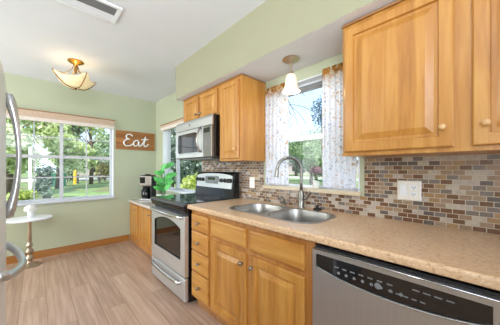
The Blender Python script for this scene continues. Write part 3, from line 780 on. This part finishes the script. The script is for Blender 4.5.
# ------------------------------------------------------------------ ceiling light, vent, pendant
def ceiling_light():
    x, y = .33, 3.20
    r = empty('ceiling_light', (x, y, CH), 'semi flush ceiling light with amber glass bowl and brass straps', 'lamp')
    bm = B(); lathe(bm, [(.078, 0), (.078, -.010), (.06, -.024), (.03, -.034), (.02, -.045), (.012, -.05), (.012, -.14)], (x, y, CH), 'z', 24); part('canopy', bm, 'brass', r, smooth=True)
    bm = B(); n = 40; rings = []; A0 = math.radians(20)
    for j in range(9):
        t = j/8; ring = []
        for k in range(n):
            a = 2*PI*k/n; c = abs(math.cos(2*(a-A0)))**1.5 ; 
            tip = max(0, math.cos(4*(a-A0)))**1.3
            R = (.02+.145*t**.62)*(1+.34*tip*t**3); z = 2.16+.085*t**1.8+.045*tip*t**4
            ring.append(bm.verts.new((x+R*math.cos(a), y+R*math.sin(a), z)))
        rings.append(ring)
    for p, q in zip(rings, rings[1:]):
        for k in range(n): bm.faces.new((p[k], p[(k+1) % n], q[(k+1) % n], q[k]))
    bm.faces.new(rings[0]); g = part('glass_bowl', bm, 'amberglass', r, smooth='all')
    m = g.modifiers.new('thickness', 'SOLIDIFY'); m.thickness = .004
    for i in range(4):
        a = A0+i*PI/2; u = Vector((math.cos(a), math.sin(a), 0)); c = Vector((x, y, 0)); bm = B()
        pts = [c+u*.205+Vector((0, 0, 2.292)), c+u*.222+Vector((0, 0, 2.292)), c+u*.213+Vector((0, 0, 2.279))]
        for t in (.85, .7, .5, .3, .12, 0): pts.append(c+u*((.02+.145*t**.62)*(1+.34*t**3)+.004)+Vector((0, 0, 2.154+.085*t**1.8+.045*t**4)))
        tube(bm, spline(pts, 4), .005, 6); part('strap', bm, 'bronze', r, smooth='all')
        bm = B(); tube(bm, [c+u*.02+Vector((0, 0, CH-.05)), c+u*.04+Vector((0, 0, 2.36)), c+u*.11+Vector((0, 0, 2.29)), c+u*.195+Vector((0, 0, 2.283))], .004, 6); part('arm', bm, 'brass', r, smooth='all')
    bm = B(); lathe(bm, [(.004, -.018), (.011, -.012), (.007, -.003), (.018, .003), (.012, .01)], (x, y, 2.155), 'z', 12); part('finial', bm, 'bronze', r, smooth=True)
    l = light('bulb', 'POINT', (x, y, 2.24), (x, y, 0), 1.0, col=(1, .86, .66)); l.data.shadow_soft_size = .03; l.parent = r; l.location = (0, 0, 2.24-CH)
ceiling_light()
def vent():
    x0, x1, y0, y1 = .105, .485, 1.895, 2.125; z = CH
    r = empty('air_vent', ((x0+x1)/2, (y0+y1)/2, z), 'white rectangular ceiling air vent with slats', 'vent')
    bm = B()
    for a in ((x0, x1, y0, y0+.025), (x0, x1, y1-.025, y1), (x0, x0+.03, y0+.025, y1-.025), (x1-.03, x1, y0+.025, y1-.025)): box(bm, *a, z-.012, z-.001)
    part('frame', bm, 'white', r)
    bm = B(); box(bm, x0+.02, x1-.02, y0+.02, y1-.02, z-.002, z-.0005); part('duct_opening', bm, 'blackm', r)
    for k in range(9):
        y = y0+.034+k*.0195; bm = B(); t = .013; a = -.5
        prism_pts = [(y-.008, z-.004), (y-.007, z-.003), (y+.008, z-.0115), (y+.007, z-.0125)]
        prism_x(bm, prism_pts, x0+.03, x1-.03); part('slat', bm, 'grey' if k < 5 else 'white', r)
vent()
def pendant():
    x, y = 1.425, 1.007
    r = empty('pendant_light', (x, y, SB), 'small pendant light with bell shaped frosted glass over the sink', 'lamp')
    bm = B(); lathe(bm, [(.064, 0), (.066, -.006), (.055, -.016), (.022, -.022), (.012, -.03)], (x, y, SB), 'z', 24); part('canopy', bm, 'gold', r, smooth=True)
    bm = B(); lathe(bm, [(.007, -.02), (.007, -.095), (.016, -.10), (.020, -.125), (.018, -.13)], (x, y, SB), 'z', 14); part('stem', bm, 'gold', r, smooth=True)
    bm = B(); n = 36; rings = []
    for R, z in ((.020, -.118), (.034, -.124), (.040, -.145), (.043, -.175), (.048, -.205), (.058, -.232), (.069, -.250)):
        rings.append([bm.verts.new((x+R*(1+.02*math.cos(k*PI))*math.cos(2*PI*k/n), y+R*(1+.02*math.cos(k*PI))*math.sin(2*PI*k/n), SB+z)) for k in range(n)])
    for p, q in zip(rings, rings[1:]):
        for k in range(n): bm.faces.new((p[k], p[(k+1) % n], q[(k+1) % n], q[k]))
    g = part('glass_shade', bm, 'frost', r, smooth='all'); m = g.modifiers.new('thickness', 'SOLIDIFY'); m.thickness = .003
    bm = B(); lathe(bm, [(.012, -.13), (.014, -.15), (.026, -.18), (.024, -.20), (.01, -.215)], (x, y, SB), 'z', 14); part('bulb', bm, plain('lit_bulb', '#ffeacc', .4, emit=('#ffe6c0', 4)), r, smooth='all')
    l = light('bulb_light', 'POINT', (x, y, 1.80), (x, y, 0), 2.6, col=(1, .86, .66)); l.data.shadow_soft_size = .03; l.parent = r; l.location = (0, 0, -.27)
pendant()

# ------------------------------------------------------------------ electrical plates
def plate(name, y0, y1, z0, z1, label, cat, kind):
    X = XW-.006
    r = empty(name, (X, (y0+y1)/2, z0), label, cat)
    bm = B(); panel(bm, y0, y1, z0, z1, X-.006, .006, [(.006, -.0005)]); part('cover_plate', bm, 'plastic', r)
    ym = (y0+y1)/2; zm = (z0+z1)/2
    def outlet(yc, zc_):
        bm = B(); prism_x(bm, rrect(yc-.016, yc+.016, zc_-.013, zc_+.013, .007, 4), X-.009, X-.006); o = part('socket', bm, 'white', r)
        bm = B(); box(bm, X-.0095, X-.0085, yc-.008, yc-.005, zc_-.004, zc_+.006); box(bm, X-.0095, X-.0085, yc+.005, yc+.008, zc_-.004, zc_+.006)
        lathe(bm, [(.0025, 0), (.0025, .001)], (X-.0085, yc, zc_-.008), '-x', 8); part('slots', bm, 'blackm', o)
    if kind == 'duo':
        outlet(ym-.024, zm+.02); outlet(ym-.024, zm-.02)
        bm = B(); prism_y(bm, [(X-.006, zm-.034), (X-.008, zm-.034), (X-.013, zm+.034), (X-.006, zm+.034)], ym+.009, ym+.042); part('rocker', bm, 'white', r)
    elif kind == 'outlet': outlet(ym, zm+.02); outlet(ym, zm-.02)
plate('wall_plate', .248, .366, 1.042, 1.160, 'white double wall plate with rocker switch and outlet on the mosaic tile', 'switch', 'duo')
plate('wall_outlet', 1.592, 1.664, 1.030, 1.145, 'white single outlet on the tile between range and sink', 'outlet', 'outlet')

# ------------------------------------------------------------------ window shades and curtains
def shade(name, lab, ax, a0, a1, z0, z1, plane):
    r = empty(name, ((a0+a1)/2, plane, z0) if ax == 'y' else (plane, (a0+a1)/2, z0), lab, 'window shade')
    def bx(bm, d0, d1, zz0, zz1, e=0):
        if ax == 'y': box(bm, a0-e, a1+e, plane-d1, plane-d0, zz0, zz1, .002)
        else: box(bm, plane-d1, plane-d0, a0-e, a1+e, zz0, zz1, .002)
    bm = B(); bx(bm, .002, .045, z1-.012, z1, .008); part('head_rail', bm, 'toe', r)
    h = (z1-.012-z0); bm = B()
    for k in range(3): bx(bm, .006, .034+.001*k, z0+h*k/3+.0005, z0+h*(k+1)/3)
    part('fabric_folds', bm, 'shade', r); bm = B(); bx(bm, .004, .038, z0-.004, z0+.045); part('bottom_bar', bm, 'shadew', r)
shade('window_shade', 'long cream fabric shade folded up over the far wall window', 'y', W1[0]-.01, W1[1]+.006, 1.885, 2.03, YF)
shade('window_shade', 'short cream fabric shade folded up over the window left of the microwave', 'x', W3[0], W3[1]+.01, 1.895, 1.99, XW)
bm = B(); lathe(bm, [(.016, W2[0]+.004), (.016, W2[1]-.004)], (XW+.055, 0, 1.925), 'y', 14); 
box(bm, XW+.05, XW+.056, W2[0]+.01, W2[1]-.01, 1.885, 1.92); 
tag(part('roller_shade', bm, 'grey', smooth=True, origin=(XW+.055, 1.0, 1.925)), 'rolled up grey shade at the top of the sink window', 'window shade')
r_ = B(); lathe(r_, [(.006, W2[0]-.01), (.006, W2[1]+.01)], (XW-.008, 0, 1.965), 'y', 10)
tag(part('curtain_rod', r_, 'white', smooth=True, origin=(XW-.008, 1.0, 1.965)), 'thin white curtain rod across the sink window', 'curtain rod')
def curtain(label, ya, yb, folds, seed, zb=1.082, amp=.012):
    bm = B(); nu, nv = 90, 40; rr = random.Random(seed); ph = rr.uniform(0, 6)
    g = []
    for j in range(nv+1):
        v = j/nv; z = 1.992-(1.992-zb)*v; row = []
        for i in range(nu+1):
            u = i/nu; A = amp*(.55+.6*v); y = ya+(yb-ya)*u+.004*math.sin(u*folds*4*PI+ph+1.5)
            x = XW-.020+A*math.sin(u*folds*2*PI+ph+.6*math.sin(v*3+u*4)) - .002
            if v < .05: x = XW-.020+(x-XW+.020)*.8+.003*math.sin(u*folds*9*PI); z += .004*math.sin(u*folds*7*PI)
            row.append(bm.verts.new((x, y, z)))
        g.append(row)
    for j in range(nv):
        for i in range(nu): bm.faces.new((g[j][i], g[j][i+1], g[j+1][i+1], g[j+1][i]))
    o = part('curtain', bm, 'curtain', smooth='all', origin=(XW-.02, 0, 0)); m = o.modifiers.new('thickness', 'SOLIDIFY'); m.thickness = .001
    return tag(o, label, 'curtain')
curtain('sheer floral curtain hanging at the left side of the sink window', 1.165, 1.432, 6, 1, amp=.007)
curtain('sheer floral curtain hanging at the right side of the sink window', .595, .843, 6, 2, amp=.007)

# ------------------------------------------------------------------ plants and small items
def leaf(bm, base, d, up, L, W, droop=.25, n=6):
    d = Vector(d).normalized(); side = d.cross(Vector(up)).normalized(); up2 = side.cross(d)
    prev = None
    for k in range(n+1):
        t = k/n; c = Vector(base)+d*L*t+up2*(-droop*L*t*t); wv = W*math.sin(PI*min(.98, t*.93+.05))**.8
        row = [bm.verts.new(c-side*wv+up2*wv*.25), bm.verts.new(c), bm.verts.new(c+side*wv+up2*wv*.25)]
        if prev:
            for q in (0, 1): bm.faces.new((prev[q], prev[q+1], row[q+1], row[q]))
        prev = row
def counter_plant():
    x, y, z = 1.44, 3.36, .703
    r = empty('potted_plant', (x, y, z), 'leafy green plant in a white rectangular planter on the far counter', 'plant')
    bm = B(); a = rrect(x-.055, x+.055, y-.15, y+.15, .01, 3); zz = ((1.0, 0), (1.03, .003), (1.05, .125), (.99, .125), (.97, .09)); prev = None
    for s_, h in zz:
        vs = [bm.verts.new((x+(p-x)*s_, y+(q-y)*s_, z+h)) for p, q in a]
        if prev:
            for k in range(len(vs)): bm.faces.new((prev[k], prev[(k+1) % len(vs)], vs[(k+1) % len(vs)], vs[k]))
        else: bm.faces.new(vs)
        prev = vs
    bm.faces.new(prev); part('planter', bm, 'whitegl', r)
    rr = random.Random(4); st = B()
    for k in range(6):
        b = Vector((x+rr.uniform(-.02, .02), y+rr.uniform(-.08, .1), z+.1)); a = rr.uniform(0, 2*PI); H = rr.uniform(.14, .47); lean = rr.uniform(.02, .10)
        tip = b+Vector((math.cos(a)*lean*.7, math.sin(a)*lean*1.6, H)); mid = (b+tip)/2+Vector((0, 0, .02)); tube(st, [b, mid, tip], [.004, .003, .002], 6)
        for q in range(4):
            t = .35+.65*q/3; p = b.lerp(tip, t); aa = a+q*2.4; L = rr.uniform(.13, .20); bm = B()
            leaf(bm, p, (math.cos(aa), math.sin(aa), rr.uniform(.2, .9)), (rr.uniform(-1, .4), rr.uniform(-1.2, .2), .6), L, L*.26, .25)
            part('leaf', bm, 'leaf', r, smooth='all', origin=p)
    part('stems', st, 'stem', r)
counter_plant()
def coffee():
    x, y, z = 1.37, 3.86, .703; w_, h_ = .10, .325
    # machine faces the camera side; y axis is its width
    r = empty('coffee_maker', (x, y, z), 'black and steel coffee maker on the low counter in the far corner', 'coffee maker')
    R = Matrix.Rotation(math.radians(-42), 4, 'Z')
    def put(name, bm, mat, par, smooth=False):
        for v in bm.verts: v.co = (R @ Vector((v.co.x, v.co.y, v.co.z*1.24)))+Vector((x, y, z))
        return part(name, bm, mat, par, smooth=smooth, origin=(x, y, z))
    # local: front is -y, width along x
    bm = B(); box(bm, -.10, .10, -.115, .10, 0, .03, .008); put('base', bm, 'chrome', r)
    bm = B(); box(bm, -.10, .10, .02, .115, .03, .33, .01); put('body', bm, 'blackm', r)
    bm = B(); box(bm, -.10, .10, -.105, .03, .20, .33, .008); hd = put('brew_head', bm, 'pewter', r)
    bm = B(); box(bm, -.085, .0, -.112, -.104, .235, .315, .003); put('display_panel', bm, 'glassb', hd)
    bm = B(); box(bm, .08, .103, -.10, .11, .03, .33, .006); put('side_tank', bm, 'blackm', r)
    bm = B(); box(bm, -.09, .09, -.09, .10, .33, .342, .004); lathe(bm, [(.05, .342), (.045, .352), (.01, .358)], (0, 0, 0), 'z', 16); put('lid', bm, 'black', r, True)
    bm = B(); lathe(bm, [(.055, .032), (.07, .05), (.072, .09), (.06, .13), (.045, .15), (.045, .155)], (-.01, -.045, 0), 'z', 20); c = put('carafe', bm, 'glassb', r, True)
    bm = B(); lathe(bm, [(.048, .15), (.05, .165), (.03, .178)], (-.01, -.045, 0), 'z', 16); put('carafe_lid', bm, 'blackm', c, True)
    bm = B(); tube(bm, [(-.03, -.10, .15), (-.035, -.145, .145), (-.035, -.15, .09), (-.03, -.11, .06)], .008, 8); put('carafe_handle', bm, 'blackm', c, True)
    bm = B(); box(bm, .10, .135, -.02, .04, .27, .31, .005); put('side_knob', bm, 'blackm', r)
coffee()
def sill_plant():
    x, y, z = 1.665, .93, 1.074
    r = empty('potted_flower', (x, y, z), 'dusty pink flowers in a white pot on the sink window sill', 'plant')
    bm = B(); lathe(bm, [(.022, 0), (.026, .004), (.032, .045), (.034, .06), (.030, .062), (.028, .05)], (x, y, z), 'z', 20); part('pot', bm, 'whitegl', r, smooth=True)
    st = B(); rr = random.Random(9)
    for k in range(9):
        a = rr.uniform(0, 2*PI); tube(st, [(x, y, z+.055), (x+.02*math.cos(a), y+.02*math.sin(a), z+.09), (x+.03*math.cos(a), y+.045*math.sin(a), z+.12)], .0018, 5)
    part('stems', st, 'stem', r)
    bm = B()
    for k in range(3): a = -.6-1.0*k; leaf(bm, (x, y, z+.06), (.15*math.cos(a), math.sin(a), .25), (0, 0, 1), .08, .026, .8)
    part('leaves', bm, 'leaf', r, smooth='all')
    bm = B()
    for k in range(260):
        n = Vector((rr.gauss(0, 1), rr.gauss(0, 1), rr.gauss(0, 1))).normalized(); c = Vector((x, y, z+.145))+Vector((n.x*.032, n.y*.062, n.z*.04))*rr.uniform(.5, 1)
        t1 = n.orthogonal().normalized(); t2 = n.cross(t1); s_ = .009
        bm.faces.new([bm.verts.new(c+t1*s_), bm.verts.new(c+t2*s_*.6+n*.003), bm.verts.new(c-t1*s_), bm.verts.new(c-t2*s_*.6-n*.002)])
    part('blossom', bm, 'pink', r)
sill_plant()

# ------------------------------------------------------------------ outdoors
G = -.3
struct('ground', box(B(), -60, 120, 4.6, 140, G-.2, G), 'grass')
bm = B(); box(bm, 2.3, 120, -60, 4.6, G-.2, G); struct('ground_side', bm, 'grass')
bm = B(); box(bm, -60, 140, 36, 44, G, G+.03); o = struct('road', bm, 'road')
bm = B(); box(bm, 30, 37, -60, 36, G, G+.03); struct('road_side', bm, 'road')
def foliage(blobs, n, size, seed):
    """leaf quads scattered through ellipsoid blobs (cx,cy,cz,rx,ry,rz)"""
    rr = random.Random(seed); bm = B(); tot = sum(b[3]*b[5] for b in blobs)
    for cx, cy, cz, rx, ry, rz in blobs:
        for k in range(int(n*rx*rz/tot)):
            d = Vector((rr.gauss(0, 1), rr.gauss(0, 1), rr.gauss(0, 1))).normalized()*rr.uniform(.35, 1)**.5
            p = Vector((cx+d.x*rx, cy+d.y*ry, cz+d.z*rz))
            nn = Vector((rr.gauss(0, 1), rr.gauss(0, 1), rr.gauss(0, 1)+.4)).normalized(); t1 = nn.orthogonal().normalized(); t2 = nn.cross(t1); a = rr.uniform(0, PI)
            u = (t1*math.cos(a)+t2*math.sin(a))*size*rr.uniform(.6, 1.3); v_ = nn.cross(u)*.55
            bm.faces.new([bm.verts.new(p-u), bm.verts.new(p+v_), bm.verts.new(p+u), bm.verts.new(p-v_)])
    return bm
def part_keep(name, bm, mat, parent, origin=None): return part(name, bm, mat, parent, origin=origin)
def tree(name, label, x, y, H, R, trunk, mat, seed, n=2600, size=.16, low=.4, branches=True, group=None, cat='tree'):
    r = empty(name, (x, y, G), label, cat, group); rr = random.Random(seed)
    bm = B(); tube(bm, [(x, y, G-.1), (x+.1, y, G+H*.3), (x-.05, y+.1, G+H*.6), (x+.1, y, G+H*.9)], [trunk, trunk*.8, trunk*.6, trunk*.2], 10)
    if branches:
        for k in range(8):
            a = rr.uniform(0, 2*PI); z = G+H*rr.uniform(.35, .7); L = R*rr.uniform(.5, .9)
            tube(bm, [(x, y, z), (x+L*.5*math.cos(a), y+L*.5*math.sin(a), z+L*.35), (x+L*math.cos(a), y+L*math.sin(a), z+L*.8)], [trunk*.35, trunk*.22, trunk*.06], 6)
    part('trunk', bm, 'bark', r, smooth='all')
    bl = []
    for k in range(15):
        a = 2.4*k+rr.uniform(-.5, .5); q = rr.uniform(.15, .75)*R
        bl.append((x+q*math.cos(a), y+q*math.sin(a), G+H*(low+(.95-low)*((k*.618) % 1)), R*rr.uniform(.35, .55), R*rr.uniform(.35, .55), H*rr.uniform(.10, .17)))
    part('crown', foliage(bl, n, size, seed), mat, r)
    return r
def bush(name, label, x, y, R, H, mat, seed, n=900, size=.08, cat='bush', z0=None):
    r = empty(name, (x, y, G), label, cat); bm = B(); rr = random.Random(seed)
    for k in range(6):
        a = rr.uniform(0, 2*PI); tube(bm, [(x, y, G-.02), (x+R*.25*math.cos(a), y+R*.25*math.sin(a), G+H*.4), (x+R*.5*math.cos(a), y+R*.5*math.sin(a), G+H*.75)], [.025, .018, .006], 6)
    part('stems', bm, 'bark', r)
    bl = [(x+rr.uniform(-.4, .4)*R, y+rr.uniform(-.4, .4)*R, G+H*rr.uniform(.35, .75), R*.6, R*.6, H*.28) for k in range(7)]
    part('foliage', foliage(bl, n, size, seed), mat, r)
# seen through the far window
tree('leafy_tree', 'pale green leafy tree filling the left panes of the far window', -1.2, 18, 6.5, 2.1, .22, 'fol_light', 11, 4200, .20, .3)
tree('leafy_tree', 'broad pale green tree behind the middle of the far window', 1.2, 22.5, 7.5, 2.2, .2, 'fol_light', 12, 4200, .22, .32)
tree('leafy_tree', 'mid green tree right of centre behind the far window', 3.2, 34, 8.5, 3.2, .2, 'fol_mid', 13, 3600, .24, .3)
tree('shade_tree', 'tall dark trunked tree in the right panes of the far window', 3.95, 26.6, 9, 1.7, .2, 'fol_light', 14, 1500, .18, .62)
tree('distant_tree', 'distant green tree at the right edge of the far window', 9.5, 44, 8, 3.5, .3, 'fol_mid', 15, 1800, .3, .3)
bush('dark_shrub', 'dark green shrub on the lawn below the far window trees', .27, 14.6, .5, 1.75, 'fol_dark', 21, 500, .10)
bush('green_shrub', 'bright green shrub behind the utility box', 2.3, 29.6, .8, 2.0, 'fol_mid', 22, 1100, .13)
bush('yellow_shrub', 'yellow green low shrub at the left end of the far window', -.42, 12.6, .5, .7, 'fol_yel', 23, 900, .09)
bush('olive_shrub', 'olive palm like shrub at the right end of the far window', 5.7, 29.5, 1.1, 2.2, 'fol_olive', 24, 1100, .14)
bush('bare_shrub', 'small dark twiggy shrub in the grass outside the far window', .36, 12.8, .28, .62, 'fol_dark', 25, 160, .05)
bm = B(); box(bm, 1.38-.55, 1.38+.55, 25.4, 26.2, G, G+1.05, .05); box(bm, .8, 1.96, 25.35, 26.25, G+1.05, G+1.12, .02)
tag(part('utility_box', bm, 'teal', origin=(1.38, 25.8, G)), 'green utility box standing on the lawn', 'utility box')
bm = B(); lathe(bm, [(.14, 0), (.14, 1.25), (.12, 1.34), (.05, 1.4)], (2.78, 27.5, G), 'z', 16)
tag(part('bollard', bm, 'yellow', smooth=True, origin=(2.78, 27.5, G)), 'yellow post beside the green utility box', 'post')
bm = B(); box(bm, -.27, -.15, 13.9, 14.02, G, G+2.5, .02)
tag(part('white_post', bm, 'white', origin=(-.21, 13.96, G)), 'white post standing at the left of the far window view', 'post')
r = empty('rail_fence', (5, 29, G), 'low dark rail fence running along the road', 'fence')
for k in range(10):
    bm = B(); x = 1.2+k*1.9; box(bm, x-.09, x+.09, 28.4, 28.6, G, G+.95); part('fence_post', bm, 'fence', r, origin=(x, 28.5, G))
bm = B(); box(bm, 1.1, 18.5, 28.45, 28.55, G+.62, G+.80); part('rail', bm, 'fence', r)
def house(name, label, x0, x1, y0, y1, h, ax):
    r = empty(name, ((x0+x1)/2, (y0+y1)/2, G), label, 'house')
    bm = B(); box(bm, x0, x1, y0, y1, G, G+h); part('walls', bm, 'house', r)
    bm = B(); o_ = .5
    if ax == 'x': prism_x(bm, [(y0-o_, G+h), (y1+o_, G+h), ((y0+y1)/2, G+h+2)], x0-o_, x1+o_)
    else: prism_y(bm, [(x0-o_, G+h), (x1+o_, G+h), ((x0+x1)/2, G+h+2)], y0-o_, y1+o_)
    part('roof', bm, 'roof', r)
    if ax == 'x':
        for k in range(4): x = x0+(x1-x0)*(k+.5)/4; bm = B(); box(bm, x-.6, x+.6, y0-.05, y0+.02, G+.9, G+2.1); part('window', bm, 'glassb', r)
    else:
        for k in range(4): y = y0+(y1-y0)*(k+.5)/4; bm = B(); box(bm, x0-.05, x0+.02, y-.6, y+.6, G+.9, G+2.1); part('window', bm, 'glassb', r)
house('distant_house', 'pale house across the road beyond the far window', 3, 17, 50, 57, 2.8, 'x')
house('distant_house', 'pale house across the road beyond the sink window', 52, 60, 22, 44, 2.8, 'y')
# seen through the sink window
tree('oak_tree', 'spreading dark oak with forked trunk in the sink window', 16.5, 9.7, 4.5, 2.5, .17, 'fol_mid', 31, 3600, .13, .42)
tree('round_tree', 'rounded green tree low in the left of the sink window', 21, 18.8, 5.4, 2.6, .2, 'fol_mid', 32, 2600, .18, .3)
tree('bluish_tree', 'tall bluish leaved tree at the upper right of the sink window', 12.5, 6.55, 5.7, .75, .08, 'fol_blue', 33, 700, .08, .72)
tree('green_tree', 'green tree at the right side behind the sink window', 23, 12.9, 5.2, 3.0, .2, 'fol_dark', 34, 3200, .20, .25)
tree('distant_tree', 'distant hazy tree behind the sink window', 40, 27, 7, 4, .3, 'fol_dark', 35, 1500, .3, .2)
def bare_branches():
    x, y = 6.6, 4.35
    r = empty('bare_tree', (x, y, G), 'slim tree with bare hanging twigs in front of the sky', 'tree'); rr = random.Random(8)
    bm = B(); tube(bm, [(x-.6, y+.9, G-.1), (x-.5, y+.75, 2), (x-.35, y+.5, 4.2)], [.06, .05, .03], 8); part('trunk', bm, 'bark', r, smooth='all')
    bm = B()
    for k in range(16):
        p = Vector((x-.35, y+.5, 3.0+.08*k)); pts = [p]
        d = Vector((rr.uniform(-.2, .2), rr.uniform(-1, .3), rr.uniform(.0, .4)))
        for q in range(6): d += Vector((rr.uniform(-.2, .2), rr.uniform(-.3, .3), -.22)); pts.append(pts[-1]+d*.2)
        tube(bm, spline(pts, 3), .009, 5)
    part('twigs', bm, 'bark', r)
bare_branches()
# seen through the window behind the range
bush('variegated_bush', 'bright yellow green variegated bush outside the window behind the range', 3.3, 5.72, .62, 1.50, 'fol_yel', 41, 4200, .05)
tree('dark_tree', 'dark tree with branching trunk behind the variegated bush', 6.6, 11.2, 4.2, 1.3, .14, 'fol_dark', 42, 3000, .11, .25)
tree('dark_tree', 'grey green tree at the left of the window behind the range', 4.5, 9.8, 4.2, 1.1, .12, 'fol_dark', 43, 3000, .10, .25)
tree('dark_tree', 'grey green tree farther back behind the variegated bush', 10.5, 17, 6, 3.0, .16, 'fol_mid', 44, 1800, .2, .25)

GROUPS = {'wall_cabinet': 'maple wall cabinets along the sink wall', 'base_cabinet': 'low maple base cabinets in the far corner',
          'curtain': 'sheer floral curtains at the sink window', 'window_shade': 'cream fabric window shades',
          'leafy_tree': 'leafy trees beyond the far window', 'dark_tree': 'dark trees outside the window behind the range',
          'distant_house': 'pale houses across the road', 'distant_tree': 'distant trees', 'countertop': 'laminate countertops'}
for o in list(C.objects):
    k = o.name.split('.')[0]
    if o.parent is None and k in GROUPS: o['group'] = GROUPS[k]
